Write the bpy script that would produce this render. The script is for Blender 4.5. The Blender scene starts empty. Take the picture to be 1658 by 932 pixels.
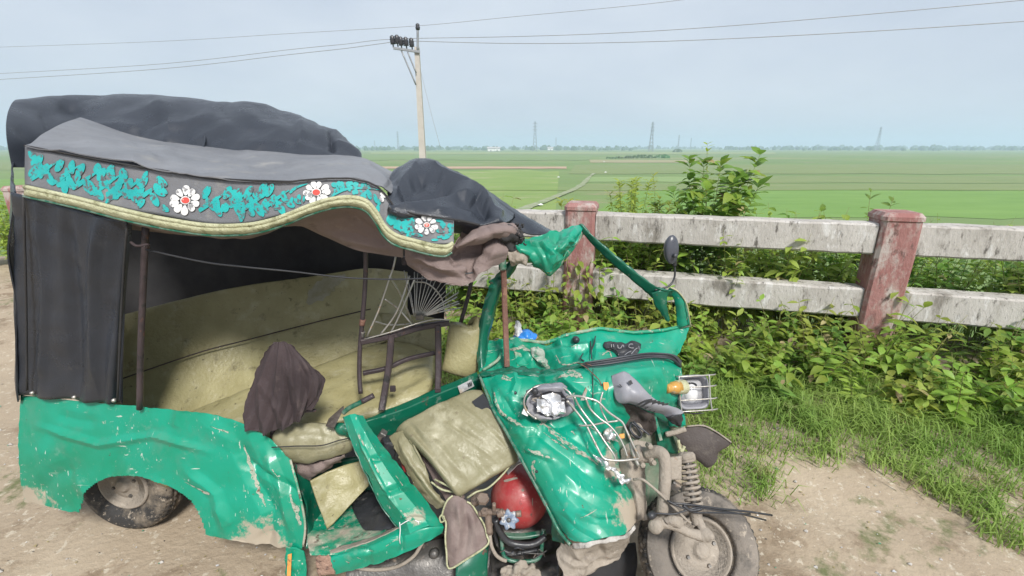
import bpy, math, random
import numpy as np
from mathutils import Vector, Matrix, noise
random.seed(7)
S = bpy.context.scene
C = S.collection
# ------------------------------------------------------------------ camera
F_PX, CX, CY, EYE = 760.0, 829.0, 466.0, 1.5
PITCH = math.atan(228.0 / F_PX)
cam = bpy.data.objects.new('camera', bpy.data.cameras.new('camera'))
C.objects.link(cam)
cam.location = (0, 0, EYE)
cam.rotation_euler = (math.pi / 2 - PITCH, 0, 0)
cam.data.sensor_width = 36
cam.data.lens = F_PX / 1658 * 36
cam.data.clip_start = 0.05
cam.data.clip_end = 9000
S.camera = cam
S.render.resolution_x, S.render.resolution_y = 1024, 576
# ------------------------------------------------------------------ sky, sun, exposure
SUN_EL, SUN_AZ = math.radians(46), math.radians(158)      # azimuth measured from +Y towards +X
w = bpy.data.worlds.new('World'); S.world = w; w.use_nodes = True
nt = w.node_tree; nt.nodes.clear()
wo = nt.nodes.new('ShaderNodeOutputWorld'); bg = nt.nodes.new('ShaderNodeBackground')
sky = nt.nodes.new('ShaderNodeTexSky'); sky.sky_type = 'NISHITA'; sky.sun_disc = False
sky.sun_elevation = SUN_EL; sky.sun_rotation = SUN_AZ; sky.air_density = 1.0; sky.dust_density = 4.0; sky.ozone_density = 1.0
tc = nt.nodes.new('ShaderNodeTexCoord')
mp = nt.nodes.new('ShaderNodeMapping'); mp.inputs['Scale'].default_value = (1.0, 1.0, 3.0)
cn = nt.nodes.new('ShaderNodeTexNoise'); cn.inputs['Scale'].default_value = 2.2; cn.inputs['Detail'].default_value = 5; cn.inputs['Roughness'].default_value = .55
cr = nt.nodes.new('ShaderNodeValToRGB')
cr.color_ramp.elements[0].position = .34; cr.color_ramp.elements[0].color = (5.75, 6.35, 7.35, 1)
cr.color_ramp.elements[1].position = .68; cr.color_ramp.elements[1].color = (7.0, 7.55, 8.3, 1)
mx = nt.nodes.new('ShaderNodeMix'); mx.data_type = 'RGBA'; mx.inputs[0].default_value = .86
nt.links.new(tc.outputs['Generated'], mp.inputs[0]); nt.links.new(mp.outputs[0], cn.inputs[0]); nt.links.new(cn.outputs[0], cr.inputs[0])
nt.links.new(sky.outputs[0], mx.inputs[6]); nt.links.new(cr.outputs[0], mx.inputs[7])
nt.links.new(mx.outputs[2], bg.inputs[0]); bg.inputs[1].default_value = 0.053
nt.links.new(bg.outputs[0], wo.inputs[0])
sun = bpy.data.objects.new('sun', bpy.data.lights.new('sun', 'SUN')); C.objects.link(sun)
sun.data.energy = 2.3; sun.data.angle = math.radians(12); sun.data.color = (1, .97, .92)
sd = Vector((math.sin(SUN_AZ) * math.cos(SUN_EL), math.cos(SUN_AZ) * math.cos(SUN_EL), math.sin(SUN_EL)))
sun.rotation_euler = sd.to_track_quat('Z', 'Y').to_euler()
S.view_settings.view_transform = 'Standard'; S.view_settings.look = 'None'
S.view_settings.gamma = 1; S.view_settings.exposure = 1.1; S.view_settings.use_curve_mapping = False
S.render.engine = 'CYCLES'
S.cycles.max_bounces = 8; S.cycles.volume_bounces = 2
# ------------------------------------------------------------------ helpers
CP, SP = math.cos(PITCH), math.sin(PITCH)
def W(x, y, Y):
    """world point on the sight line of picture point (x, y) at distance Y in front of the camera"""
    a = (x - CX) / F_PX; b = -(y - CY) / F_PX
    dy = CP + b * SP; dz = -SP + b * CP
    k = Y / dy
    return Vector((a * k, Y, EYE + dz * k))
def G(x, y, z=0.0):
    """world point on the sight line of (x, y) at height z"""
    a = (x - CX) / F_PX; b = -(y - CY) / F_PX
    dy = CP + b * SP; dz = -SP + b * CP
    k = (z - EYE) / dz
    return Vector((a * k, dy * k, z))
ORIG = {}
def link(name, verts, faces, mat, parent=None, smooth=True, flat=None, uv=None, mats=None, fm=None):
    o0 = ORIG.get(parent.name, Vector()) if parent else Vector()
    me = bpy.data.meshes.new(name)
    me.from_pydata([tuple(Vector(v) - o0) for v in verts], [], faces)
    if smooth:
        sm = np.ones(len(me.polygons), dtype=bool)
        if flat is not None: sm[flat] = False
        me.polygons.foreach_set('use_smooth', sm)
    me.materials.append(mat)
    if mats:
        for m in mats: me.materials.append(m)
        me.polygons.foreach_set('material_index', fm)
    if uv is not None:
        l = me.uv_layers.new(name='UVMap')
        vi = np.zeros(len(me.loops), dtype=np.int32); me.loops.foreach_get('vertex_index', vi)
        l.data.foreach_set('uv', np.asarray(uv, dtype=np.float32)[vi].ravel())
    me.update()
    o = bpy.data.objects.new(name, me); C.objects.link(o)
    if parent:
        o.parent = parent; ORIG[o.name] = o0
    return o
def tag(o, label=None, cat=None, group=None, kind=None):
    if label: o['label'] = label
    if cat: o['category'] = cat
    if group: o['group'] = group
    if kind: o['kind'] = kind
    return o
def thing(name, loc, label, cat, group=None):
    o = bpy.data.objects.new(name, None); C.objects.link(o); o.location = loc; o.empty_display_size = .1
    ORIG[o.name] = Vector(loc)
    return tag(o, label, cat, group)
def cr1(p0, p1, p2, p3, t):
    return .5 * ((2 * p1) + (-p0 + p2) * t + (2 * p0 - 5 * p1 + 4 * p2 - p3) * t * t + (-p0 + 3 * p1 - 3 * p2 + p3) * t ** 3)
def spline(P, n):
    P = np.asarray([tuple(p) for p in P], float); m = len(P)
    E = np.vstack([2 * P[0] - P[1], P, 2 * P[-1] - P[-2]])
    out = []
    for i in range(n):
        s = i / (n - 1) * (m - 1); k = min(int(s), m - 2); t = s - k
        out.append(cr1(E[k], E[k + 1], E[k + 2], E[k + 3], t))
    return np.array(out)
def polyl(P, n):
    P = np.asarray([tuple(p) for p in P], float); s = np.linspace(0, len(P) - 1, n)
    return np.stack([np.interp(s, range(len(P)), P[:, k]) for k in range(3)], 1)
def surf(rows, nu, nv, lin=''):
    f, g = (polyl if 'u' in lin else spline), (polyl if 'v' in lin else spline)
    A = np.array([f(r, nu) for r in rows])            # rows x nu x 3
    return np.array([g(A[:, i], nv) for i in range(nu)]).transpose(1, 0, 2)   # nv x nu x 3
def to_px(P):
    d = P - np.array([0, 0, EYE]); dep = d[..., 1] * CP - d[..., 2] * SP; up = d[..., 1] * SP + d[..., 2] * CP
    return np.stack([CX + F_PX * d[..., 0] / dep, CY - F_PX * up / dep], -1)
def facets(x0, y0, x1, y1, n, amp, seed, ln=(30, 90), wd=(6, 16), ang=None, spread=1.6):
    """random straight folds inside a picture rectangle"""
    g = random.Random(seed); out = []
    for k in range(n):
        x, y = g.uniform(x0, x1), g.uniform(y0, y1); a = (g.uniform(0, math.pi) if ang is None else ang + g.uniform(-spread, spread) * .5); L_ = g.uniform(*ln) / 2; b = g.uniform(-.35, .35)
        m_ = (x + math.sin(a) * b * L_ * .4, y - math.cos(a) * b * L_ * .4)
        out.append(([(x - math.cos(a) * L_, y - math.sin(a) * L_), m_, (x + math.cos(a) * L_, y + math.sin(a) * L_)], amp * g.choice([-1, 1]) * g.uniform(.4, 1), g.uniform(*wd), .92))
    return out
def crease_field(P, cr):
    """folds: (polyline in picture points, height, half width, sharp 0..1) -> height for every vertex"""
    X = to_px(P); D = np.zeros(X.shape[:2])
    for (pl, h, wd_, sh) in cr:
        best = np.full(X.shape[:2], 1e9); along = np.zeros(X.shape[:2]); n = len(pl) - 1
        for i in range(n):
            a = np.array(pl[i], float); b = np.array(pl[i + 1], float); ab = b - a
            t = np.clip(((X - a) @ ab) / (ab @ ab), 0, 1); d = np.linalg.norm(X - (a + t[..., None] * ab), axis=-1)
            m = d < best; best = np.where(m, d, best); along = np.where(m, (i + t) / n, along)
        q = best / wd_; env = np.minimum(1, np.minimum(along, 1 - along) * 5 + .25)
        D += h * env * (sh * np.maximum(0, 1 - q / 1.5) + (1 - sh) * np.exp(-q * q * 1.4))
    return D
def normals(P):
    du = np.gradient(P, axis=1); dv = np.gradient(P, axis=0)
    n = np.cross(du, dv); n /= np.linalg.norm(n, axis=2, keepdims=True) + 1e-9
    c = P.mean(axis=(0, 1)); m = n.mean(axis=(0, 1))
    if np.dot(m, np.array([0, 0, EYE]) - c) < 0: n = -n
    return n
def nz(p, s, seed=0):
    return noise.noise(Vector((p[0] * s + seed * 7.3, p[1] * s + seed * 3.1, p[2] * s - seed * 5.7)))
def PX(rows):
    return [[W(*p) for p in r] for r in rows]
def sheet(name, rows, mat, parent, n=(40, 30), th=.0025, crumple=(), ragged=0, seed=1, world=False, fn=None, drop=None, cr=(), lin='', sharp=0):
    """crumpled sheet through a grid of points; crumple = [(amplitude, frequency, ridged)]"""
    nu, nv = n
    P = surf(rows if world else PX(rows), nu, nv, lin); N = normals(P)
    D = np.zeros((nv, nu)) + (crease_field(P, cr) if cr else 0)
    for j in range(nv):
        for i in range(nu):
            d = 0
            for k, (a, s, rg) in enumerate(crumple):
                q = nz(P[j, i], s, seed + k * 3)
                d += a * ((abs(q) * 2 - .5) if rg else q)
            if fn: d += fn(i / (nu - 1), j / (nv - 1))
            D[j, i] += d
    P = P + N * D[..., None]
    if ragged:
        for j in range(nv):
            for i in range(nu):
                e = min(i, j, nu - 1 - i, nv - 1 - j)
                if e == 0:
                    q = Vector(P[j, i])
                    P[j, i] += np.array([nz(q, 40, seed), nz(q, 37, seed + 4), nz(q, 43, seed + 9)]) * ragged
    N = normals(P)
    V = [tuple(p) for p in P.reshape(-1, 3)] + [tuple(p) for p in (P - N * th).reshape(-1, 3)]
    K = nu * nv; Fc = []; 
    idx = lambda j, i: j * nu + i
    keep = lambda j, i: not (drop and drop((i + .5) / (nu - 1), (j + .5) / (nv - 1)))
    cells = {(j, i) for j in range(nv - 1) for i in range(nu - 1) if keep(j, i)}
    for (j, i) in sorted(cells):
        a, b, c, d = idx(j, i), idx(j, i + 1), idx(j + 1, i + 1), idx(j + 1, i)
        Fc.append((a, b, c, d)); Fc.append((a + K, d + K, c + K, b + K))
    nf = len(Fc)
    for (j, i) in sorted(cells):
        for (dj, di, a, b) in ((-1, 0, idx(j, i), idx(j, i + 1)), (0, 1, idx(j, i + 1), idx(j + 1, i + 1)), (1, 0, idx(j + 1, i + 1), idx(j + 1, i)), (0, -1, idx(j + 1, i), idx(j, i))):
            if (j + dj, i + di) not in cells: Fc.append((b, a, a + K, b + K))
    uv = [(i / (nu - 1), j / (nv - 1)) for j in range(nv) for i in range(nu)] * 2
    o = link(name, V, Fc, mat, parent, True, range(nf, len(Fc)), uv)
    if sharp: o.data.set_sharp_from_angle(angle=math.radians(sharp))
    return o
def cushion(name, rows, thick, mat, parent, n=(30, 24), crumple=(), seed=1, world=False, back=.5, power=5, fn=None, cr=()):
    nu, nv = n
    P = surf(rows if world else PX(rows), nu, nv); N = normals(P); CF = crease_field(P, cr) if cr else np.zeros((nv, nu))
    A = np.zeros((nv, nu, 3)); B = np.zeros((nv, nu, 3))
    for j in range(nv):
        for i in range(nu):
            u, v = 2 * i / (nu - 1) - 1, 2 * j / (nv - 1) - 1
            pr = ((1 - abs(u) ** power) * (1 - abs(v) ** power)) ** .5
            d = sum(a * ((abs(nz(P[j, i], s, seed + k)) * 2 - .5) if rg else nz(P[j, i], s, seed + k)) for k, (a, s, rg) in enumerate(crumple)) * min(1, pr * 1.5)
            d += CF[j, i] * min(1, pr * 1.5)
            if fn: d += fn((u + 1) / 2, (v + 1) / 2) * pr
            A[j, i] = P[j, i] + N[j, i] * (thick * .5 * pr + d)
            B[j, i] = P[j, i] - N[j, i] * (thick * back * pr)
    V = [tuple(p) for p in A.reshape(-1, 3)] + [tuple(p) for p in B.reshape(-1, 3)]
    K = nu * nv; Fc = []
    for j in range(nv - 1):
        for i in range(nu - 1):
            a, b, c, d = j * nu + i, j * nu + i + 1, (j + 1) * nu + i + 1, (j + 1) * nu + i
            Fc.append((a, b, c, d)); Fc.append((a + K, d + K, c + K, b + K))
    ring = [(0, i) for i in range(nu)] + [(j, nu - 1) for j in range(1, nv)] + [(nv - 1, i) for i in range(nu - 2, -1, -1)] + [(j, 0) for j in range(nv - 2, 0, -1)]
    for k in range(len(ring)):
        a = ring[k][0] * nu + ring[k][1]; q = ring[(k + 1) % len(ring)]; b = q[0] * nu + q[1]
        Fc.append((b, a, a + K, b + K))
    uv = [(i / (nu - 1), j / (nv - 1)) for j in range(nv) for i in range(nu)] * 2
    return link(name, V, Fc, mat, parent, True, None, uv)
def sweep(P, R, k=8, rot=0, sq=(1, 1)):
    P = [Vector(p) for p in P]; n = len(P); V = []; Fc = []
    up = Vector((0, 0, 1)); t0 = (P[1] - P[0]).normalized()
    if abs(t0.dot(up)) > .9: up = Vector((0, 1, 0))
    x = t0.cross(up).normalized()
    for i in range(n):
        t = (P[min(i + 1, n - 1)] - P[max(i - 1, 0)]).normalized()
        x = (x - t * x.dot(t)).normalized(); y = t.cross(x)
        r = R[i] if isinstance(R, (list, tuple, np.ndarray)) else R
        for q in range(k):
            a = 2 * math.pi * q / k + rot
            V.append(P[i] + x * math.cos(a) * r * sq[0] + y * math.sin(a) * r * sq[1])
    for i in range(n - 1):
        for q in range(k):
            Fc.append((i * k + q, i * k + (q + 1) % k, (i + 1) * k + (q + 1) % k, (i + 1) * k + q))
    nf = len(Fc)
    Fc.append(tuple(range(k))[::-1]); Fc.append(tuple((n - 1) * k + q for q in range(k)))
    return V, Fc, nf
def tube(name, pts, r, mat, parent, k=8, n=None, world=False, rough=0, seed=1):
    Q = pts if world else [W(*p) for p in pts]
    if n is None: n = max(2, (len(Q) - 1) * 5 + 1)
    P = spline(Q, n) if len(Q) > 2 else np.array([tuple(Vector(Q[0]).lerp(Vector(Q[1]), i / (n - 1))) for i in range(n)])
    if rough: P = [Vector(p) + Vector((nz(p, 30, seed), nz(p, 30, seed + 2), nz(p, 30, seed + 5))) * rough for p in P]
    if isinstance(r, (list, tuple)): r = [float(np.interp(i / (n - 1), np.linspace(0, 1, len(r)), r)) for i in range(n)]
    V, Fc, nf = sweep(P, r, k)
    return link(name, V, Fc, mat, parent, True, [nf, nf + 1])
def bar(name, pts, wd, ht, mat, parent, n=None, world=False, bev=.18):
    """rectangular section with small chamfers"""
    Q = pts if world else [W(*p) for p in pts]
    if n is None: n = max(2, (len(Q) - 1) * 4 + 1)
    P = [Vector(p) for p in (spline(Q, n) if len(Q) > 2 else [tuple(Vector(Q[0]).lerp(Vector(Q[1]), i / (n - 1))) for i in range(n)])]
    a, b = wd / 2, ht / 2; c = min(a, b) * bev * 2
    prof = [(a, -b + c), (a, b - c), (a - c, b), (-a + c, b), (-a, b - c), (-a, -b + c), (-a + c, -b), (a - c, -b)]
    V = []; Fc = []; up = Vector((0, 0, 1))
    if abs((P[1] - P[0]).normalized().dot(up)) > .9: up = Vector((0, 1, 0))
    x = (P[1] - P[0]).normalized().cross(up).normalized()
    for i in range(n):
        t = (P[min(i + 1, n - 1)] - P[max(i - 1, 0)]).normalized()
        x = (x - t * x.dot(t)).normalized(); y = t.cross(x)
        V += [P[i] + x * p + y * q for p, q in prof]
    for i in range(n - 1):
        for q in range(8): Fc.append((i * 8 + q, i * 8 + (q + 1) % 8, (i + 1) * 8 + (q + 1) % 8, (i + 1) * 8 + q))
    Fc.append(tuple(range(8))[::-1]); Fc.append(tuple((n - 1) * 8 + q for q in range(8)))
    return link(name, V, Fc, mat, parent, False)
def basis(ax):
    z = Vector(ax).normalized(); u = Vector((0, 0, 1)) if abs(z.z) < .9 else Vector((0, 1, 0))
    x = u.cross(z).normalized(); return x, z.cross(x), z
def lathe(name, c, ax, prof, mat, parent, k=32, close=False, fn=None, squash=(1, 1), sharp=False):
    """prof = [(radius, distance along the axis)]"""
    x, y, z = basis(ax); c = Vector(c); V = []; Fc = []; m = len(prof)
    for q in range(k):
        a = 2 * math.pi * q / k
        for i, (r, h) in enumerate(prof):
            if fn: r, h = fn(a, i, r, h)
            V.append(c + (x * math.cos(a) * squash[0] + y * math.sin(a) * squash[1]) * r + z * h)
    for q in range(k):
        q2 = (q + 1) % k
        for i in range(m - 1 if not close else m):
            i2 = (i + 1) % m
            Fc.append((q * m + i, q2 * m + i, q2 * m + i2, q * m + i2))
    if not close:
        if prof[0][0] > 1e-6: Fc.append(tuple(q * m for q in range(k))[::-1])
        if prof[-1][0] > 1e-6: Fc.append(tuple(q * m + m - 1 for q in range(k)))
    o = link(name, V, Fc, mat, parent, not sharp)
    return o
def plate(name, poly, th, mat, parent, world=False, towards=None, crumple=None, seed=1):
    """flat or slightly bent plate from an outline"""
    P = [Vector(p) if world else W(*p) for p in poly]
    c = sum(P, Vector()) / len(P)
    n = Vector()
    for i in range(len(P)): n += (P[i] - c).cross(P[(i + 1) % len(P)] - c)
    n.normalize()
    if n.dot(Vector((0, 0, EYE)) - c) < 0: n = -n
    m = len(P)
    V = P + [c + n * .0] + [p - n * th for p in P] + [c - n * th]
    Fc = []
    for i in range(m):
        j = (i + 1) % m
        Fc += [(i, j, m), (m + 1 + j, m + 1 + i, 2 * m + 1), (j, i, m + 1 + i, m + 1 + j)]
    return link(name, V, Fc, mat, parent, False)
def box(name, c, sz, mat, parent, rot=None, bev=.1):
    """chamfered box"""
    a, b, d = sz[0] / 2, sz[1] / 2, sz[2] / 2; e = min(a, b, d) * bev * 2
    V = []; 
    for z, k in ((-d, 1), (-d + e, 0), (d - e, 0), (d, 1)):
        A, B = a - e * k, b - e * k; ch = e
        V += [(A, -B + ch, z), (A, B - ch, z), (A - ch, B, z), (-A + ch, B, z), (-A, B - ch, z), (-A, -B + ch, z), (-A + ch, -B, z), (A - ch, -B, z)]
    Fc = [tuple(range(8))[::-1], tuple(range(24, 32))]
    for i in range(3):
        for q in range(8): Fc.append((i * 8 + q, i * 8 + (q + 1) % 8, (i + 1) * 8 + (q + 1) % 8, (i + 1) * 8 + q))
    M = rot if rot is not None else Matrix.Identity(3)
    return link(name, [Vector(c) + M @ Vector(v) for v in V], Fc, mat, parent, False)
# ------------------------------------------------------------------ materials
def mat(name, c1, c2=None, scale=6, rough=.5, metal=0, bump=0, bscale=60, spots=(), coat=0, rvar=.1, trans=0, spec=.5, obj=True, stretch=None, rand=0, bdetail=4, scratch=None, wear=None, blots=()):
    """spots: (colour, noise scale, threshold, softness, roughness or None)"""
    m = bpy.data.materials.new(name); m.use_nodes = True; t = m.node_tree
    b = t.nodes['Principled BSDF']; L = t.links.new
    co = t.nodes.new('ShaderNodeTexCoord'); vec = co.outputs['Object']
    if stretch:
        mp = t.nodes.new('ShaderNodeMapping'); mp.inputs['Scale'].default_value = stretch; L(vec, mp.inputs[0]); vec = mp.outputs[0]
    def ns(s, d=6, r=.6, off=0):
        n = t.nodes.new('ShaderNodeTexNoise'); n.inputs['Scale'].default_value = s; n.inputs['Detail'].default_value = d; n.inputs['Roughness'].default_value = r
        if off:
            a = t.nodes.new('ShaderNodeVectorMath'); a.inputs[1].default_value = (off, off * 1.7, -off); L(vec, a.inputs[0]); L(a.outputs[0], n.inputs['Vector'])
        else: L(vec, n.inputs['Vector'])
        return n.outputs[0]
    def mixc(f, a, c):
        x = t.nodes.new('ShaderNodeMix'); x.data_type = 'RGBA'; L(f, x.inputs[0])
        if isinstance(a, tuple): x.inputs[6].default_value = (*a, 1)
        else: L(a, x.inputs[6])
        if isinstance(c, tuple): x.inputs[7].default_value = (*c, 1)
        else: L(c, x.inputs[7])
        return x.outputs[2]
    def rng(v, lo, hi, a=0., c=1.):
        r = t.nodes.new('ShaderNodeMapRange'); L(v, r.inputs[0]); r.inputs[1].default_value = lo; r.inputs[2].default_value = hi; r.inputs[3].default_value = a; r.inputs[4].default_value = c; return r.outputs[0]
    col = mixc(rng(ns(scale), .32, .68), c1, c2 or c1)
    rg = rng(ns(scale * 3, off=3.3), .3, .7, max(.02, rough - rvar), min(1, rough + rvar))
    me = None
    for k, (sc, ss, th, sf, sr) in enumerate(spots):
        th = .5 + (th - .5) * .58; f = rng(ns(ss, 8, .68, off=5.1 + 2.7 * k), th, th + sf * .8)
        col = mixc(f, col, sc)
        if sr is not None:
            x = t.nodes.new('ShaderNodeMix'); L(f, x.inputs[0]); L(rg, x.inputs[2]); x.inputs[3].default_value = sr; rg = x.outputs[0]
        if metal:
            inv = t.nodes.new('ShaderNodeMath'); inv.operation = 'SUBTRACT'; inv.inputs[0].default_value = 1; L(f, inv.inputs[1])
            mm = t.nodes.new('ShaderNodeMath'); mm.operation = 'MULTIPLY'; L(inv.outputs[0], mm.inputs[0])
            if me is None: mm.inputs[1].default_value = metal
            else: L(me, mm.inputs[1])
            me = mm.outputs[0]
    def mul(a, c):
        x = t.nodes.new('ShaderNodeMath'); x.operation = 'MULTIPLY'; L(a, x.inputs[0])
        if isinstance(c, float): x.inputs[1].default_value = c
        else: L(c, x.inputs[1])
        return x.outputs[0]
    def setr(f, v):
        x = t.nodes.new('ShaderNodeMix'); L(f, x.inputs[0]); L(rg, x.inputs[2]); x.inputs[3].default_value = v; return x.outputs[0]
    if scratch:
        for k, sc in enumerate(((5, 150, 60), (120, 9, 40))):
            sm_ = t.nodes.new('ShaderNodeMapping'); sm_.inputs['Scale'].default_value = sc; sm_.inputs['Rotation'].default_value = (.3 + k, .5 - k, .4 + k); L(co.outputs['Object'], sm_.inputs[0])
            n = t.nodes.new('ShaderNodeTexNoise'); n.inputs['Scale'].default_value = 1; n.inputs['Detail'].default_value = 3; L(sm_.outputs[0], n.inputs['Vector'])
            f = mul(rng(n.outputs[0], .66, .70), rng(ns(5, 3, .5, off=31 + k), .5, .6)); col = mixc(f, col, scratch); rg = setr(f, .7)
    if wear:
        g = t.nodes.new('ShaderNodeNewGeometry'); f = mul(rng(g.outputs['Pointiness'], .535, .60), rng(ns(38, 6, .7, off=41), .44, .56)); col = mixc(f, col, wear); rg = setr(f, .75)
    for k, (cen, rad, bc) in enumerate(blots):
        vm = t.nodes.new('ShaderNodeVectorMath'); vm.operation = 'DISTANCE'; L(co.outputs['Object'], vm.inputs[0]); vm.inputs[1].default_value = tuple(cen)
        ad = t.nodes.new('ShaderNodeMath'); ad.operation = 'ADD'; L(rng(vm.outputs['Value'], 0, rad, .32, -.22), ad.inputs[0]); L(ns(22, 8, .7, off=51 + k), ad.inputs[1])
        f = rng(ad.outputs[0], .50, .62); col = mixc(f, col, bc); rg = setr(f, .92)
    if rand:
        oi = t.nodes.new('ShaderNodeObjectInfo'); h = t.nodes.new('ShaderNodeHueSaturation')
        L(rng(oi.outputs['Random'], 0, 1, .5 - .03 * rand, .5 + .03 * rand), h.inputs['Hue']); L(rng(oi.outputs['Random'], 0, 1, 1 - .35 * rand, 1 + .3 * rand), h.inputs['Value'])
        L(col, h.inputs['Color']); col = h.outputs[0]
    L(col, b.inputs['Base Color']); L(rg, b.inputs['Roughness'])
    if me is not None: L(me, b.inputs['Metallic'])
    else: b.inputs['Metallic'].default_value = metal
    b.inputs['Specular IOR Level'].default_value = spec
    if coat: b.inputs['Coat Weight'].default_value = coat; b.inputs['Coat Roughness'].default_value = .12
    if bump:
        bp = t.nodes.new('ShaderNodeBump'); bp.inputs['Strength'].default_value = bump; bp.inputs['Distance'].default_value = .01
        L(ns(bscale, bdetail, .6, off=9.1), bp.inputs['Height']); L(bp.outputs[0], b.inputs['Normal'])
    if trans:
        out = t.nodes['Material Output']; tr = t.nodes.new('ShaderNodeBsdfTranslucent'); L(col, tr.inputs[0]); ms = t.nodes.new('ShaderNodeMixShader'); ms.inputs[0].default_value = trans
        L(b.outputs[0], ms.inputs[1]); L(tr.outputs[0], ms.inputs[2]); L(ms.outputs[0], out.inputs[0])
    return m
DUST = (.42, .36, .28)
M = {}
M['green'] = mat('green_paint', (.0006, .205, .11), (.001, .285, .185), 3.2, .42, coat=.12, bump=.05, bscale=16, scratch=(.42, .46, .40), wear=(.42, .43, .36), spots=[((.05, .22, .145), 7, .56, .3, .5), ((.10, .27, .19), 18, .64, .2, .6), (DUST, 4.5, .76, .35, .85), ((.30, .34, .27), 26, .78, .06, .7), ((.60, .60, .52), 90, .88, .04, .6), ((.10, .05, .03), 44, .80, .03, .9)], blots=[(W(1030, 850, 1.2) - Vector((-.35, 1.55, 0)), .16, (.33, .28, .215)), (W(1000, 752, 1.3) - Vector((-.35, 1.55, 0)), .10, (.36, .32, .255)), (W(420, 880, 1.3) - Vector((-.35, 1.55, 0)), .17, (.34, .29, .22)), (W(60, 825, 1.48) - Vector((-.35, 1.55, 0)), .2, (.34, .29, .22)), (W(672, 838, 1.24) - Vector((-.35, 1.55, 0)), .05, (.34, .34, .26))])
M['green_dusty'] = mat('dusty_green_paint', (.002, .20, .11), (.004, .25, .14), 5, .5, coat=.05, bump=.3, bscale=60, spots=[((.38, .34, .27), 6, .50, .16, .9), ((.46, .42, .35), 40, .60, .1, .9), ((.10, .075, .055), 24, .66, .06, .9)])
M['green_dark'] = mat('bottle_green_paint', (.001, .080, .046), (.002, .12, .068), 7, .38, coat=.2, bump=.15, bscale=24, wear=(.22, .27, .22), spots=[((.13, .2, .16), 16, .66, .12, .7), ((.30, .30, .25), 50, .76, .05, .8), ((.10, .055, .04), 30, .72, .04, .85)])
M['black_vinyl'] = mat('black_vinyl', (.016, .020, .028), (.028, .033, .044), 4, .33, bump=.25, bscale=260, spots=[((.06, .063, .07), 6, .66, .3, .5), ((.16, .145, .125), 10, .78, .3, .8)])
M['grey_vinyl'] = mat('grey_sunned_vinyl', (.135, .138, .15), (.19, .193, .205), 3.5, .45, bump=.18, bscale=200, spots=[((.25, .245, .235), 8, .6, .2, .65), ((.07, .07, .075), 30, .72, .15, .6)])
M['brown_cloth'] = mat('brown_lining_cloth', (.165, .122, .112), (.225, .172, .158), 5, .8, bump=.5, bscale=300, spots=[((.29, .24, .215), 7, .60, .25, .9), ((.075, .055, .05), 12, .66, .2, .9)])
M['maroon_cloth'] = mat('dark_maroon_cloth', (.032, .022, .024), (.055, .038, .04), 6, .85, bump=.4, bscale=250, spots=[((.10, .075, .07), 12, .64, .2, .9)])
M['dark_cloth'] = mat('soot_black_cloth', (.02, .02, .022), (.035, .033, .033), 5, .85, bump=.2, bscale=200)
M['olive'] = mat('olive_leatherette', (.245, .218, .105), (.325, .295, .155), 7, .42, bump=.35, bscale=70, spots=[((.42, .39, .27), 11, .58, .3, .5), ((.11, .093, .042), 16, .64, .2, .6), ((.08, .065, .035), 50, .72, .1, .7)])
M['cream'] = mat('cream_leatherette', (.20, .185, .105), (.27, .25, .16), 6, .45, bump=.3, bscale=55, spots=[((.155, .14, .075), 6, .60, .3, .5), ((.11, .08, .05), 20, .70, .15, .7), ((.44, .415, .30), 8, .58, .25, .42), ((.075, .055, .04), 60, .78, .06, .8)])
M['piping'] = mat('pale_piping', (.36, .36, .21), (.50, .50, .33), 30, .5, bump=.6, bscale=160, spots=[((.20, .20, .10), 24, .58, .15, .6)])
M['teal'] = mat('turquoise_paint', (.012, .30, .30), (.02, .42, .40), 12, .45, spots=[((.10, .105, .115), 55, .55, .06, .6), ((.09, .10, .11), 14, .64, .1, .6)])
M['white'] = mat('white_paint', (.62, .62, .61), (.74, .74, .73), 14, .5, spots=[((.25, .25, .26), 60, .58, .06, .7)])
M['redprint'] = mat('red_paint_print', (.55, .06, .05), (.65, .09, .07), 14, .5, spots=[((.7, .4, .35), 50, .64, .05, .6)])
M['ironbar'] = mat('brown_painted_iron', (.032, .023, .026), (.055, .040, .043), 14, .5, bump=.3, bscale=60, spots=[((.15, .07, .042), 26, .7, .07, .85), ((.02, .018, .018), 20, .64, .06, .7)])
M['rustbar'] = mat('rusty_brown_iron', (.13, .062, .045), (.18, .09, .065), 12, .7, bump=.4, bscale=60, spots=[((.24, .13, .09), 22, .6, .08, .9)])
M['chrome'] = mat('dull_chrome_rod', (.40, .38, .345), (.50, .48, .44), 9, .36, metal=.7, bump=.1, bscale=80, spots=[((.3, .22, .15), 30, .64, .08, .8)])
M['alu'] = mat('torn_bare_metal', (.60, .60, .60), (.72, .72, .73), 12, .36, metal=.7, bump=.2, bscale=40, spots=[((.35, .3, .24), 18, .60, .1, .7)])
M['black_plastic'] = mat('black_plastic', (.022, .023, .027), (.035, .036, .04), 10, .4, bump=.15, bscale=80, spots=[((.2, .19, .17), 14, .68, .15, .8)])
M['grey_plastic'] = mat('grey_plastic', (.21, .21, .235), (.26, .26, .285), 9, .45, bump=.1, bscale=90, spots=[((.4, .38, .34), 10, .64, .2, .8)])
M['rubber'] = mat('worn_tyre_rubber', (.022, .021, .021), (.042, .040, .038), 9, .8, bump=.4, bscale=90, spots=[((.25, .205, .155), 7, .44, .2, .95), ((.33, .28, .22), 50, .62, .1, .95)])
M['mud'] = mat('mud_caked_steel', (.25, .215, .175), (.34, .295, .245), 9, .88, bump=.6, bscale=90, bdetail=8, spots=[((.13, .11, .095), 14, .64, .2, .8), ((.22, .11, .06), 18, .74, .1, .9), ((.42, .37, .31), 30, .66, .15, .95)])
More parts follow.
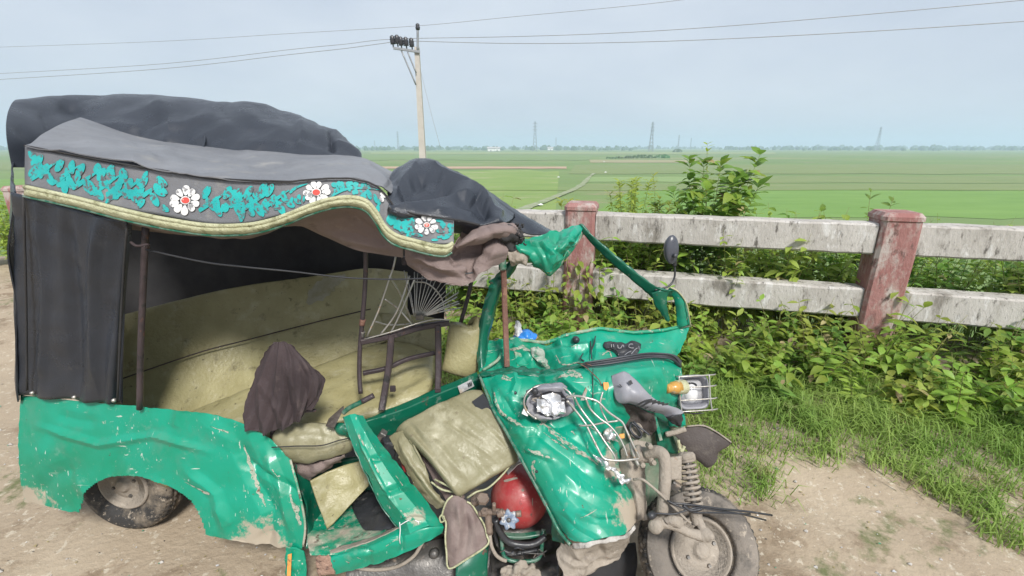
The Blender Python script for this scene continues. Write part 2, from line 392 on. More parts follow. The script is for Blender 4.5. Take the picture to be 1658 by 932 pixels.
M['mudgreen'] = mat('mud_over_green_steel', (.02, .16, .09), (.20, .20, .15), 5, .75, bump=.5, bscale=40, spots=[((.34, .29, .235), 5, .48, .18, .9)])
M['steel'] = mat('greased_dark_steel', (.10, .095, .09), (.16, .15, .14), 12, .45, metal=.5, bump=.3, bscale=70, spots=[((.26, .2, .15), 14, .58, .12, .85)])
M['red'] = mat('worn_red_cylinder_paint', (.30, .028, .03), (.37, .05, .05), 6, .42, bump=.2, bscale=60, coat=.1, spots=[((.34, .13, .115), 7, .58, .25, .6), ((.12, .05, .045), 24, .68, .08, .8), ((.40, .31, .25), 40, .74, .06, .8)])
M['brass'] = mat('dirty_brass_fitting', (.19, .14, .11), (.27, .21, .17), 20, .6, metal=.4, bump=.3, bscale=90, spots=[((.08, .06, .05), 20, .6, .1, .8)])
M['bluecap'] = mat('grey_blue_valve_wheel', (.13, .17, .24), (.20, .25, .33), 30, .45, bump=.2, bscale=90, spots=[((.42, .42, .42), 40, .60, .08, .6), ((.1, .08, .07), 50, .64, .08, .8)])
M['amber'] = mat('amber_lens', (.42, .21, .035), (.50, .29, .08), 12, .35, coat=.2, spots=[((.38, .32, .22), 22, .56, .1, .6)])
M['orange'] = mat('orange_paint_patch', (.75, .26, .05), (.8, .34, .09), 20, .5, spots=[((.3, .16, .06), 30, .66, .08, .7)])
M['reflector'] = mat('headlamp_reflector', (.62, .62, .64), (.74, .74, .76), 8, .22, metal=.35, bump=.05, bscale=10, spots=[((.34, .32, .30), 12, .64, .15, .5)])
M['blue'] = mat('blue_plastic', (.02, .17, .55), (.03, .23, .65), 12, .35)
M['seal'] = mat('grey_black_rubber_seal', (.04, .042, .05), (.07, .072, .083), 8, .42, bump=.1, bscale=60)
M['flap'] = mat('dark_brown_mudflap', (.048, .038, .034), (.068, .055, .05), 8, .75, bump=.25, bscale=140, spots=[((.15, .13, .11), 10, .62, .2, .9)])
M['mirror'] = mat('charcoal_mirror_shell', (.05, .053, .066), (.075, .08, .095), 8, .35, bump=.05, bscale=60)
M['glass'] = mat('dusty_lamp_glass', (.55, .55, .56), (.66, .66, .66), 6, .14, spots=[((.38, .36, .33), 10, .62, .2, .6)], coat=.8)
M['concrete'] = mat('weathered_concrete', (.37, .345, .315), (.47, .445, .415), 4, .9, bump=.7, bscale=60, bdetail=9, stretch=(1, 1, .38), spots=[((.22, .20, .175), 7, .56, .16, .95), ((.11, .10, .088), 17, .62, .12, .95), ((.56, .545, .525), 12, .60, .12, .9), ((.15, .14, .12), 80, .68, .08, .95), ((.10, .12, .06), 5, .72, .12, .95)])
M['redpost'] = mat('flaking_red_paint_on_concrete', (.25, .105, .095), (.32, .165, .15), 6, .85, bump=.7, bscale=60, bdetail=9, stretch=(1, 1, .5), spots=[((.41, .35, .32), 7, .47, .14, .9), ((.32, .20, .18), 26, .56, .1, .9), ((.13, .075, .065), 18, .64, .1, .9)])
M['leaf_a'] = mat('bright_weed_leaf', (.25, .375, .048), (.35, .475, .095), 9, .45, trans=.52, rand=.7)
M['leaf_b'] = mat('mid_green_leaf', (.15, .275, .042), (.22, .36, .075), 9, .42, trans=.48, rand=.7)
M['leaf_c'] = mat('dark_green_leaf', (.045, .12, .028), (.075, .175, .04), 9, .4, trans=.28, rand=1)
M['leaf_y'] = mat('pale_yellow_green_leaf', (.34, .43, .065), (.44, .51, .12), 9, .5, trans=.55, rand=.6)
M['stem'] = mat('green_brown_stem', (.16, .20, .05), (.18, .14, .06), 8, .7)
M['grass'] = mat('verge_grass_blades', (.18, .31, .055), (.29, .40, .09), 3, .55, trans=.35, spots=[((.42, .37, .19), 5, .64, .15, .7)])
M['leaf_d'] = mat('dry_straw_leaf', (.32, .25, .12), (.40, .33, .17), 9, .7, trans=.3, rand=.8)
M['dustrubber'] = mat('dust_covered_rubber', (.13, .115, .10), (.22, .19, .16), 8, .9, bump=.5, bscale=80, spots=[((.05, .047, .043), 10, .54, .2, .85), ((.36, .31, .25), 30, .64, .12, .95)])
M['pole'] = mat('pale_concrete_pole', (.40, .37, .33), (.47, .44, .395), 3, .9, bump=.2, bscale=30)
M['insul'] = mat('brown_black_porcelain', (.03, .03, .035), (.045, .045, .05), 5, .3)
M['galv'] = mat('galvanised_steel', (.22, .23, .24), (.3, .31, .32), 4, .5, metal=.4)
M['wire'] = mat('aluminium_wire', (.25, .25, .26), (.3, .3, .3), 4, .5)
M['fartree'] = mat('distant_tree_mass', (.035, .075, .03), (.06, .11, .04), .05, .9)
M['farwall'] = mat('far_white_wall', (.6, .6, .58), (.7, .7, .68), .5, .9)
M['farroof'] = mat('far_tin_roof', (.35, .33, .32), (.4, .38, .36), .5, .7)
# ================================================================== SETTING
RX, RY, RK = .69, 3.57, -.27                    # railing line: Y = RY + RK * (X - RX)
RD = Vector((1, RK, 0)).normalized(); RN = Vector((-RD.y, RD.x, 0))      # along / away from camera
RO = Vector((RX, RY, 0))
def R3(t, s, z=0): return RO + RD * t + RN * s + Vector((0, 0, z))
FIELD = -4.0
def gz(t, s):
    b = .018 * nz((t, s, 0), 1.1) + .010 * nz((t, s, 1), 4) + .004 * nz((t, s, 2), 14)
    for c_ in (-2.05, -3.1): b -= .022 * math.exp(-((s - c_ - .12 * math.sin(t * .7)) / .10) ** 2) - .012 * math.exp(-((s - c_ - .12 * math.sin(t * .7)) / .22) ** 2)
    k = max(0, min(1, (s + 1.75) / .5)); b += .05 * k * k * (3 - 2 * k)
    if s > .7: b -= min(1, (s - .7) / 9.3) * 4.2
    return b
def grid_obj(name, T, Sv, m, zf):
    V = [R3(t, s, zf(t, s)) for s in Sv for t in T]; n = len(T)
    Fc = [(j * n + i, j * n + i + 1, (j + 1) * n + i + 1, (j + 1) * n + i) for j in range(len(Sv) - 1) for i in range(n - 1)]
    return link(name, V, Fc, m)
m_dirt = mat('dusty_roadside_earth', (.30, .235, .165), (.38, .31, .225), 2.5, .95, bump=.8, bscale=38, bdetail=8, spots=[((.22, .165, .11), 4, .56, .12, .95), ((.46, .40, .31), 26, .64, .06, .95), ((.13, .14, .06), 3, .62, .1, .95)])
Tn = [-3000, -800, -200, -60, -25, -12] + [x * .08 for x in range(-100, 101)] + [12, 25, 60, 200, 800, 3000]
Sn = [-200, -60, -25, -12, -7] + [x * .08 for x in range(-60, 14)] + [1.3, 2, 3, 4, 6, 8, 10.2]
tag(grid_obj('ground', Tn, Sn, m_dirt, gz), 'dusty brown roadside earth sloping off behind the railing', kind='structure')
def field_mat(name, a, b, sc, **k): return mat(name, a, b, sc, .95, spots=k.get('spots', ()), stretch=(.35, 1, 1), bump=.5, bscale=5)
fm_base = field_mat('young_rice_green', (.115, .185, .052), (.155, .225, .064), .035, spots=[((.14, .235, .06), .25, .54, .2, None), ((.20, .215, .09), .7, .66, .12, None), ((.20, .235, .095), .02, .52, .15, None), ((.26, .22, .13), .08, .66, .06, None)])
FT = [-3400, -1500, -700, -300, -100, 0, 100, 300, 700, 1500, 3400]; FS = [10, 40, 100, 250, 600, 1400, 3300]
tag(grid_obj('rice_fields', FT, FS, fm_base, lambda t, s: FIELD), 'wide flat green rice fields reaching the horizon', kind='structure')
fields = bpy.data.objects['rice_fields']; ORIG['rice_fields'] = Vector()
def plot(x0, x1, y0, y1, m, z, name='field_plot', sk=0):
    P = [G(x0 - sk, y1, FIELD + z), G(x1 - sk, y1, FIELD + z), G(x1 + sk, y0, FIELD + z), G(x0 + sk, y0, FIELD + z)]
    n = 14; V = []
    for k in range(n + 1):
        V.append(P[0].lerp(P[1], k / n) + Vector((0, nz((k, y0, y1), .9) * (P[3].y - P[0].y) * .12, 0)))
    for k in range(n + 1):
        V.append(P[3].lerp(P[2], k / n) + Vector((0, nz((k, y1, 3), .9) * (P[3].y - P[0].y) * .12, 0)))
    return link(name, V, [(k, k + 1, n + 2 + k, n + 1 + k) for k in range(n)], m, fields, False)
fm1 = field_mat('bright_rice', (.115, .225, .036), (.15, .265, .05), .3)
fm2 = field_mat('olive_stubble', (.145, .20, .064), (.18, .22, .08), .25, spots=[((.22, .205, .12), .5, .68, .2, None)])
fm3 = field_mat('pale_rice', (.17, .255, .085), (.21, .29, .105), .2)
fm4 = field_mat('bare_tan_soil', (.36, .25, .165), (.42, .30, .20), .2)
fm5 = field_mat('mid_rice', (.13, .20, .062), (.165, .235, .08), .15)
plot(560, 905, 276, 350, field_mat('yellow_green_rice', (.15, .235, .05), (.195, .27, .066), .3, spots=[((.3, .31, .16), .25, .58, .15, None)]), .02)
plot(985, 2300, 308, 352, fm1, .03, sk=38); plot(935, 2300, 297.5, 307, fm2, .05, sk=8); plot(948, 1130, 286, 294, fm3, .05, sk=6); plot(1140, 2300, 285, 296, fm2, .04)
plot(925, 2300, 266, 281, fm2, .06, sk=4); plot(955, 1180, 258.5, 263, fm4.copy() if False else field_mat('pinkish_fallow', (.25, .24, .12), (.29, .26, .14), .1), .08)
plot(560, 917, 269.2, 272.6, fm4, .1); plot(560, 960, 250, 259, fm5, .1); plot(-900, 480, 290, 350, fm1, .03); plot(-900, 500, 262, 275, fm2, .05)
plot(600, 1250, 246, 249, field_mat('far_yellowish', (.2, .26, .09), (.24, .28, .11), .05), .15)
# earth path with pale puddled edges
pth = [(838, 346), (856, 335), (878, 327), (905, 316), (930, 306), (946, 296), (953, 288), (962, 280)]
wd = [16, 13, 11, 9, 7, 6, 4, 3]
Pc = spline([(p[0], p[1], w_) for p, w_ in zip(pth, wd)], 40); V = []
for k, (x, y, w_) in enumerate(Pc):
    j = 2.5 * nz((k, 0, 0), .6)
    V += [G(x - w_ + j, y, FIELD + .12), G(x + w_ * .6 - j, y, FIELD + .12)]
fp = link('field_path', V, [(2 * k, 2 * k + 1, 2 * k + 3, 2 * k + 2) for k in range(39)], field_mat('pale_path_mud', (.27, .28, .20), (.22, .26, .12), .9, spots=[((.13, .21, .055), 1.2, .48, .2, None), ((.45, .44, .41), 2.5, .62, .1, None)]))
tag(fp, 'pale earth path winding out into the rice fields', kind='structure')
# low field bunds
for k, y in enumerate((307.4,)):
    L_ = [G(x, y + .5 * math.sin(x / 130 + k), FIELD + .1) for x in range(-700, 2400, 60)]
    V, Fc, nf = sweep(L_, .05, 5); link('field_bund', V, Fc, fm2, fields)
# pale scraps lying in the field
for k, (x, y, s_, lb) in enumerate([(904, 287, .4, 'white scrap lying in the field left of the tan strip end'), (874, 332, .4, 'white scrap lying beside the pale path just above the railing'), (978, 262, .5, 'small white scrap far out in the olive field'), (980, 279, .45, 'white scrap standing up in the olive stubble')]):
    c = G(x, y, FIELD + .1); V = []; Fc = []
    for q in range(7):
        a = q * 2 * math.pi / 7; V.append(c + Vector((math.cos(a) * s_ * (.7 + .4 * nz((q, k, 0), 1.7)), math.sin(a) * s_ * .8, .05)))
    V.append(c + Vector((.1, 0, s_ * .5))); Fc = [(q, (q + 1) % 7, 7) for q in range(7)] + [tuple(range(7))[::-1]]
    tag(link('white_scrap', V, Fc, M['white'], smooth=False), lb, 'scrap', 'white scraps in the fields')
# ------------------------------------------------------------------ far woods, bushes, houses
def lump(c, rx, rz, seed, k=9, rows=5):
    V = []; Fc = []
    for j in range(rows + 1):
        ph = math.pi * .5 * j / rows
        for q in range(k):
            a = 2 * math.pi * q / k; d = 1 + .35 * nz((math.cos(a) + seed, math.sin(a), ph), 1.6, seed % 17)
            V.append(Vector(c) + Vector((math.cos(a) * math.cos(ph) * rx * d, math.sin(a) * math.cos(ph) * rx * d, math.sin(ph) * rz * d)))
    for j in range(rows):
        for q in range(k): Fc.append((j * k + q, j * k + (q + 1) % k, (j + 1) * k + (q + 1) % k, (j + 1) * k + q))
    return V, Fc
V = []; Fc = []; rnd = random.Random(3)
def addto(v, f):
    b = len(V); V.extend(v); Fc.extend([tuple(i + b for i in q) for q in f])
for k in range(2600):
    x = rnd.uniform(-700, 2350); far = rnd.random()
    Y = 820 + 900 * far
    if 1020 < x < 1150 and far < .75: Y += 700
    X = (x - CX) / F_PX * Y
    if nz((X * .004, Y * .004, 0), 1) < -.3 and far < .4: continue
    h = (3.6 + 4.2 * rnd.random() ** 2.2 + 3.5 * max(0, nz((X * .01, 5, 0), 1))) * (1 + .35 * far)
    v, f = lump((X, Y, FIELD), h * rnd.uniform(.5, 1.0), h, k, 7, 4); addto(v, f)
tag(link('distant_woods', V, Fc, M['fartree']), 'hazy blue line of far trees along the horizon', 'trees', kind='stuff')
for k, (x, y, s_) in enumerate([(990, 256.6, 2.2), (1003, 256.3, 2.6), (1018, 256.2, 2.8), (1032, 256, 3.4), (1046, 255.8, 3.6), (1058, 255.6, 2.6), (1071, 255.6, 4.2), (1080, 255.8, 3.0)]):
    c = G(x, y, FIELD); V = []; Fc = []
    for q in range(5):
        v, f = lump(c + Vector((rnd.uniform(-2.4, 2.4), rnd.uniform(-1, 1), 0)), .55 * s_ * rnd.uniform(.6, 1), .42 * s_ * rnd.uniform(.6, 1.1), k * 5 + q, 9, 4); addto(v, f)
    tag(link('field_bush', V, Fc, M['leaf_c']), 'low dark bush in the thin bush row far out in the fields', 'bush', 'bushes in the thin row in the fields')
c = G(1098, 246.3, FIELD); V = []; Fc = []
for q in range(7):
    v, f = lump(c + Vector((rnd.uniform(-4, 4), rnd.uniform(-1, 1), 0)), 3.2 * rnd.uniform(.6, 1), 3.6 * rnd.uniform(.6, 1.1), 90 + q, 9, 4); addto(v, f)
tag(link('field_tree', V, Fc, M['leaf_c']), 'lone round dark tree standing alone near the horizon', 'tree')
for k, (x, y, wd_, lb) in enumerate([(795, 244.4, 9, 'white far house, left one of the pair before the woods'), (805, 244.0, 8, 'white far house, right one of the pair before the woods'), (891, 242.6, 10, 'pale far shed among the trees right of the tall pylon')]):
    c = G(x, y + .6, FIELD); h = thing('far_house', c, lb, 'house', 'far houses by the woods')
    box('wall', c + Vector((0, 0, 2)), (wd_, 6, 4), M['farwall'], h)
    pr = [(-wd_ / 2 - .6, -3.6, 4.02), (wd_ / 2 + .6, -3.6, 4.02), (wd_ / 2 + .6, 3.6, 4.02), (-wd_ / 2 - .6, 3.6, 4.02), (-wd_ / 2 - .6, 0, 6), (wd_ / 2 + .6, 0, 6)]
    link('roof', [c + Vector(p) for p in pr], [(0, 1, 5, 4), (2, 3, 4, 5), (0, 4, 3), (1, 2, 5), (3, 2, 1, 0)], M['farroof'], h, False)
    box('door', c + Vector((0, -3.05, 1.1)), (1.1, .1, 2.2), M['steel'], h)
# ------------------------------------------------------------------ pylons
def joined(name, segs, m, parent):
    V = []; Fc = []
    for (a, b, r) in segs:
        v, f, nf = sweep([a, b], r, 4); o = len(V); V += v; Fc += [tuple(i + o for i in q) for q in f]
    return link(name, V, Fc, m, parent, False)
def pylon(x, ytop, D, lab, wide=1.0, arms=3):
    b = W(x, 238, D); b.z = FIELD; top = W(x, ytop, D).z; H = top - FIELD
    t = thing('lattice_pylon', b, lab, 'pylon', 'far lattice pylons')
    wb, wt = H * .085 * wide, H * .012
    r = H * .0052
    rad = lambda k: wb + (wt - wb) * k ** .8
    cor = lambda k, q: b + Vector(((-1, 1, 1, -1)[q] * rad(k), (-1, -1, 1, 1)[q] * rad(k), H * k))
    for q in range(4): joined('leg', [(cor(k / 8, q), cor((k + 1) / 8, q), r * 1.3) for k in range(8)], M['galv'], t)
    joined('bracing', [s_ for k in range(8) for q in range(4) for s_ in ((cor(k / 8, q), cor((k + 1) / 8, (q + 1) % 4), r * .6), (cor(k / 8, (q + 1) % 4), cor((k + 1) / 8, q), r * .6))], M['galv'], t)
    for k in range(arms):
        z = .72 + .1 * k; a = H * .085
        c = b + Vector((0, 0, H * z)); joined('cross_arm', [(c + Vector((-a, 0, 0)), c + Vector((a, 0, 0)), r), (c + Vector((-a, 0, 0)), c + Vector((0, 0, H * .035)), r * .7), (c + Vector((a, 0, 0)), c + Vector((0, 0, H * .035)), r * .7)], M['galv'], t)
    return t
pylon(866, 196, 700, 'tall hazy lattice pylon left of the concrete post', .9)
pylon(1054, 197, 640, 'tall hazy lattice pylon above the gap in the woods', .9)
pylon(645, 212, 1050, 'faint thin pylon just left of the utility pole', .7)
pylon(607, 227, 1250, 'small faint pylon farthest left, near the black hood', 1.2)
pylon(900, 222, 1250, 'small faint pylon right of the tall pylon over the woods', .9)
pylon(1098, 218, 1000, 'faint thin pylon above the lone round tree', .5)
pylon(1118, 223, 1200, 'smallest faint pylon right of the lone round tree', .5)
pylon(1420, 205, 800, 'hazy lattice pylon farthest right on the plain', .9)
# ------------------------------------------------------------------ utility pole and wires
PD = 24.0
bp = W(685, 262, PD); bot = bp.copy(); tp = W(675, 76, PD); dirp = (tp - bp); bot = bp - dirp * ((bp.z - FIELD) / dirp.z)
ut = thing('utility_pole', bot, 'tall concrete power pole with side arm rising behind the black hood', 'pole')
V = []; 
for p, h in ((bot, .19), (tp, .105)):
    V += [p + Vector(q) * h for q in ((-1, -1, 0), (1, -1, 0), (1, 1, 0), (-1, 1, 0))]
link('post', V, [(0, 1, 5, 4), (1, 2, 6, 5), (2, 3, 7, 6), (3, 0, 4, 7), (4, 5, 6, 7), (3, 2, 1, 0)], M['pole'], ut, False)
tube('top_spike', [(676.5, 84, PD - .13), (676.3, 44, PD - .13)], .055, M['galv'], ut)
lathe('spike_insulator', W(676.3, 44, PD - .13), (0, 0, 1), [(0, -.12), (.09, -.1), (.11, 0), (.08, .05), (.1, .1), (.05, .16), (0, .17)], M['insul'], ut, 10)
for dy in (-.16, .16): bar('cross_arm', [(637, 77.5, PD + dy - .1), (680, 84, PD + dy)], .07, .11, M['galv'], ut)
for a, b in (((650, 82), (673.5, 137)), ((660, 84), (674, 118))): tube('brace', [(a[0], a[1], PD - .2), (b[0], b[1], PD - .2)], .035, M['galv'], ut)
for (x, y) in ((637, 76.5), (644.5, 75.5), (650.6, 78.5), (658.7, 79), (667.7, 80.5)):
    c = W(x, y, PD - .05)
    lathe('insulator', c, (-.08, 0, 1), [(0, 0), (.03, 0), (.03, .12), (.12, .14), (.1, .2), (.13, .23), (.1, .29), (.13, .32), (.1, .38), (.11, .44), (.05, .5), (0, .5)], M['insul'], ut, 12)
def wire(pts, r, lab, grp='power lines on the pole'):
    Q = []
    for (x, y) in pts:
        a = (x - CX) / F_PX; b = -(y - CY) / F_PX; dy = CP + b * SP
        Q.append(W(x, y, (PD - .27 * 4.75) / (1 + .27 * a / dy)))
    P = spline(Q, 60); V, Fc, nf = sweep(P, r, 5)
    tag(link('power_wire', V, Fc, M['wire']), lab, 'wire', grp)
wire([(-60, 78), (250, 67), (469, 54), (676, 41.5), (829, 27), (1000, 11), (1100, 0), (1300, -26)], .010, 'topmost thin wire running off the tip of the pole')
wire([(-60, 122), (250, 104), (469, 80), (560, 71), (637, 63), (829, 59), (1000, 53), (1189, 41), (1450, 19), (1720, -6)], .013, 'middle wire over the insulators on the outer arm end')
wire([(-60, 132), (250, 112), (469, 88), (560, 78), (645, 66.5), (660, 66), (829, 70), (1000, 68.5), (1189, 62), (1450, 48), (1720, 30)], .014, 'lowest wire over the insulators near the post')
wire([(680, 110), (696, 175), (713, 238)], .008, 'thin slanting stay wire right of the utility pole')
# ------------------------------------------------------------------ railing
rail_t = thing('concrete_railing', R3(0, 0), 'weathered concrete railing with two rails and flaking red posts', 'railing')
m_post = M['redpost']
def rail_box(name, t0, t1, s0, s1, z0, z1, m, seed, ch=.012):
    """long chamfered beam with slightly worn edges"""
    n = max(4, int((t1 - t0) / .07)); prof = [(s0, z0 + ch), (s0, z1 - ch), (s0 + ch, z1), (s1 - ch, z1), (s1, z1 - ch), (s1, z0 + ch), (s1 - ch, z0), (s0 + ch, z0)]
    V = []; Fc = []
    for k in range(n + 1):
        t = t0 + (t1 - t0) * k / n
        for (s, z) in prof:
            V.append(R3(t, s + .006 * nz((t, s, z), 9, seed), z + .007 * nz((t, z, s), 7, seed + 3)))
    for k in range(n):
        for q in range(8): Fc.append((k * 8 + q, k * 8 + (q + 1) % 8, (k + 1) * 8 + (q + 1) % 8, (k + 1) * 8 + q))
    Fc.append(tuple(range(8))[::-1]); Fc.append(tuple(n * 8 + q for q in range(8)))
    return link(name, V, Fc, m, rail_t, False)
POSTS = [-6.25, -4.25, -2.2, -.16, 1.89, 3.95, 5.95]
for k, t in enumerate(POSTS):
    w_, V, Fc = .112, [], []
    lev = [(-.3, w_), (0.2, w_), (.5, w_), (.8, w_), (1.0, w_), (1.045, w_), (1.05, w_ + .008), (1.075, w_ + .008), (1.10, w_ - .012)]
    for (z, h) in lev:
        for (a, b) in ((-1, -.82), (-.82, -1), (.82, -1), (1, -.82), (1, .82), (.82, 1), (-.82, 1), (-1, .82)):
            V.append(R3(t + a * h + .006 * nz((a, z, b), 4, k), b * h + .005 * nz((a, z, b), 5, k + 5), z))
    for j in range(len(lev) - 1):
        for q in range(8): Fc.append((j * 8 + q, j * 8 + (q + 1) % 8, j * 8 + 8 + (q + 1) % 8, j * 8 + 8 + q))
    Fc.append(tuple(range(len(V) - 8, len(V))))
    link('post', V, Fc, m_post, rail_t, False)
    if k < len(POSTS) - 1:
        for (z0, z1) in ((.82, 1.022), (.375, .58)):
            rail_box('rail', t + .115, POSTS[k + 1] - .115, -.075, .085, z0, z1, M['concrete'], k * 7 + int(z0 * 10))
# ------------------------------------------------------------------ plants
def leaf_geo(L, wd_, fold=.25, droop=.3):
    V = [(0, 0, 0)]; Fc = []
    sec = [(.25, .75), (.5, 1), (.78, .6)]
    for (k, a) in sec:
        y = L * k; z = -droop * L * k * k; w_ = wd_ * .5 * a
        V += [(-w_, y, z + w_ * fold), (0, y, z), (w_, y, z + w_ * fold)]
    V.append((0, L, -droop * L))
    Fc = [(0, 2, 1), (0, 3, 2), (1, 2, 5, 4), (2, 3, 6, 5), (4, 5, 8, 7), (5, 6, 9, 8), (7, 8, 10), (8, 9, 10)]
    return [Vector(v) for v in V], Fc
LEAFM = {}
def leaf_me(key, m):
    if (key, m.name) not in LEAFM:
        V, Fc = leaf_geo(1, [.42, .55, .34][key], .3, [.25, .45, .35][key])
        me = bpy.data.meshes.new('leaf'); me.from_pydata(V, [], Fc); me.materials.append(m); me.polygons.foreach_set('use_smooth', [True] * len(Fc)); LEAFM[(key, m.name)] = me
    return LEAFM[(key, m.name)]
def plant(name, loc, h, stems, per, L, m, label, cat, grp, rr, single=True, spread=.35, key=0, pairs=True, top=1.0, m2=None, kmin=.22, share=1.0):
    loc = Vector(loc); t = thing(name, loc, label, cat, grp)
    SV = []; SF = []; LV = []; LF = []
    for s in range(stems):
        a = rr.uniform(0, 6.28); sp = spread * h * rr.uniform(.3, 1); hh = h * rr.uniform(.7, 1)
        pts = [loc + Vector((0, 0, -.03)), loc + Vector((math.cos(a) * sp * .35, math.sin(a) * sp * .35, hh * .5)), loc + Vector((math.cos(a) * sp, math.sin(a) * sp, hh))]
        P = spline(pts, 9); v, f, nf = sweep(P, [max(.0012, min(.0055, h * .009) * (1 - i / 9.5)) for i in range(9)], 5)
        o = len(SV); SV += v; SF += [tuple(i + o for i in q) for q in f]
        for q in range(per):
            k = kmin + (1 - kmin) * (q + rr.random() * .6) / per; k = min(k, 1)
            i = min(int(k * 8), 7); p = Vector(P[i]).lerp(Vector(P[i + 1]), k * 8 - i)
            for side in ((0, 1) if pairs else (0,)):
                az = q * 2.4 + side * math.pi + rr.uniform(-.5, .5); el = rr.uniform(-.35, .5) + (.5 if k > .93 else 0)
                Ls = L * rr.uniform(.6, 1.15) * (1.1 - .45 * k * top)
                R = Matrix.Rotation(az, 3, 'Z') @ Matrix.Rotation(el, 3, 'X') @ Matrix.Rotation(rr.uniform(-.5, .5), 3, 'Y')
                mm = m2 if (m2 and k > .7) else m
                if rr.random() < .05: mm = M['leaf_d']
                if single and rr.random() < share:
                    ob = bpy.data.objects.new('leaf', leaf_me(key, mm)); C.objects.link(ob); ob.parent = t
                    ob.matrix_local = Matrix.Translation(p - loc) @ (R.to_4x4() @ Matrix.Scale(Ls, 4))
                else:
                    v, f = leaf_geo(Ls, Ls * [.42, .55, .34][key]); o = len(LV); LV += [p + R @ x for x in v]; LF += [tuple(i + o for i in q2) for q2 in f]
    link('stem', SV, SF, M['stem'], t)
    if LV: tag(link('leaves', LV, LF, m, t), kind='stuff')
    return t
pr = random.Random(11); cnt = 0
def edge(x): return -.75                     # near edge of leafy strip
for k in range(262):
    t = pr.uniform(-1.1, 4.5); s = -.11 - .85 * pr.random() ** 1.25
    if t < -1.0 and s < -.5: continue
    h = pr.uniform(.26, .52) * (1.15 if s > -.35 else .8)
    big = s < -.3
    p = R3(t, s, .03)
    mm = M[pr.choice(['leaf_a', 'leaf_a', 'leaf_b', 'leaf_y'])]
    near = -.5 < t < 3.0
    lb = 'broad leaved bright green weed in the thicket at the railing foot' if big else 'upright leafy weed rising against the lower rail'
    plant('weed_plant', p, h, pr.choice([3, 3, 4]), pr.choice([5, 6, 7]), pr.uniform(.08, .135), mm, lb, 'weed', 'weeds before the railing' if big else 'weeds against the lower rail', pr, near and k % 2 == 0, .5, pr.choice([0, 0, 1]))
TV = []; TF = []; TM = []; SV = []; SF = []
TK = [M['leaf_a'], M['leaf_b'], M['leaf_y'], M['leaf_d']]
for k in range(250):
    t = pr.uniform(-2.6, 5.6) if k < 215 else pr.uniform(-8, -2.6); s = .13 + .75 * pr.random(); h = pr.uniform(.72, 1.08) - .05 * s; base = R3(t, s, gz(t, s)); mi_ = pr.choice([0, 0, 1, 2, 2, 2]); L0 = pr.uniform(.085, .14)
    for st in range(pr.choice([5, 6, 7])):
        a = pr.uniform(0, 6.28); sp = .38 * h * pr.uniform(.3, 1); hh = h * pr.uniform(.65, 1)
        P = spline([base, base + Vector((math.cos(a) * sp * .35, math.sin(a) * sp * .35, hh * .5)), base + Vector((math.cos(a) * sp, math.sin(a) * sp, hh))], 7)
        v, f, nf = sweep(P, [.0045 * (1 - i / 8) for i in range(7)], 4); o = len(SV); SV += v; SF += [tuple(i + o for i in q_) for q_ in f]
        for q_ in range(11):
            kk = min(1, .25 + .75 * (q_ + pr.random() * .6) / 11); i = min(int(kk * 6), 5); c = Vector(P[i]).lerp(Vector(P[i + 1]), kk * 6 - i)
            for side in (0, 1):
                R = Matrix.Rotation(q_ * 2.4 + side * math.pi + pr.uniform(-.5, .5), 3, 'Z') @ Matrix.Rotation(pr.uniform(-.35, .5), 3, 'X') @ Matrix.Rotation(pr.uniform(-.5, .5), 3, 'Y'); Ls = L0 * pr.uniform(.6, 1.15) * (1.1 - .4 * kk)
                v, f = leaf_geo(Ls, Ls * .42); o = len(TV); TV += [c + R @ x for x in v]; TF += [tuple(i_ + o for i_ in g) for g in f]; TM += [3 if pr.random() < .04 else mi_] * len(f)
th = thing('weed_thicket', R3(1, .5, 0), 'tangled mass of green weeds filling the gap behind the railing', 'weeds'); th['kind'] = 'stuff'
ORIG[th.name] = R3(1, .5, 0)
tag(link('leaves', TV, TF, TK[0], th, mats=TK[1:], fm=TM), kind='stuff'); tag(link('stems', SV, SF, M['stem'], th), kind='stuff')
for (x, y, h, lb) in ((1022, 342, .0, 'tall feathery yellow-green weed above the top rail right of the post'), (915, 345, .0, 'slender pale weed left of the post, above the top rail')):
    p = W(x, y, 4.05); z0 = gz(0, .8); top = {1022: 276, 915: 300}[x]; H = W(x, top, 4.05).z - z0
    plant('tall_weed', (p.x, 4.05, z0), H, 11 if x > 1000 else 5, 46, .075, M['leaf_y'], lb, 'weed', None, pr, False, .20 if x > 1000 else .09, 2, top=.6, kmin=.5)
# shrub at the right
p = W(1150, 345, 3.75); t = plant('leafy_shrub', (p.x, 3.75, -.1), 1.56, 17, 22, .125, M['leaf_b'], 'dense dark leafy shrub with yellow shoots above the top rail', 'shrub', None, pr, True, .30, 1, m2=M['leaf_a'], top=.3, kmin=.58, share=.36)
plant('tall_weed', (p.x - .3, 3.85, -.1), 1.42, 7, 40, .065, M['leaf_y'], 'pale yellow-green weed at the left flank of the dark shrub', 'weed', None, pr, False, .16, 2, top=.6, kmin=.5)
plant('tall_weed', (p.x + .12, 3.95, -.1), 1.68, 3, 34, .065, M['leaf_y'], 'tallest pale weed shooting up through the dark shrub', 'weed', None, pr, False, .1, 2, top=.6, kmin=.5)
for k, (x, hh) in enumerate(((1330, 1.2), (1480, 1.45), (1600, 1.25), (250, 1.4), (120, 1.3))):
    q = W(x, 345, 3.4 if x > 800 else 4.9); plant('leafy_shrub', (q.x, q.y + .35, -.15), hh, 6, 14, .11, M['leaf_b' if k % 2 else 'leaf_a'], ['light green shrub behind the top rail, right of the dark shrub', 'tall dark shrub behind the rail by the right end post', 'light green shrub behind the rail at the far right', 'dark shrub behind the left stretch of railing', 'light shrub at the far left behind the railing'][k], 'shrub', None, pr, False, .3, 1, kmin=.4)
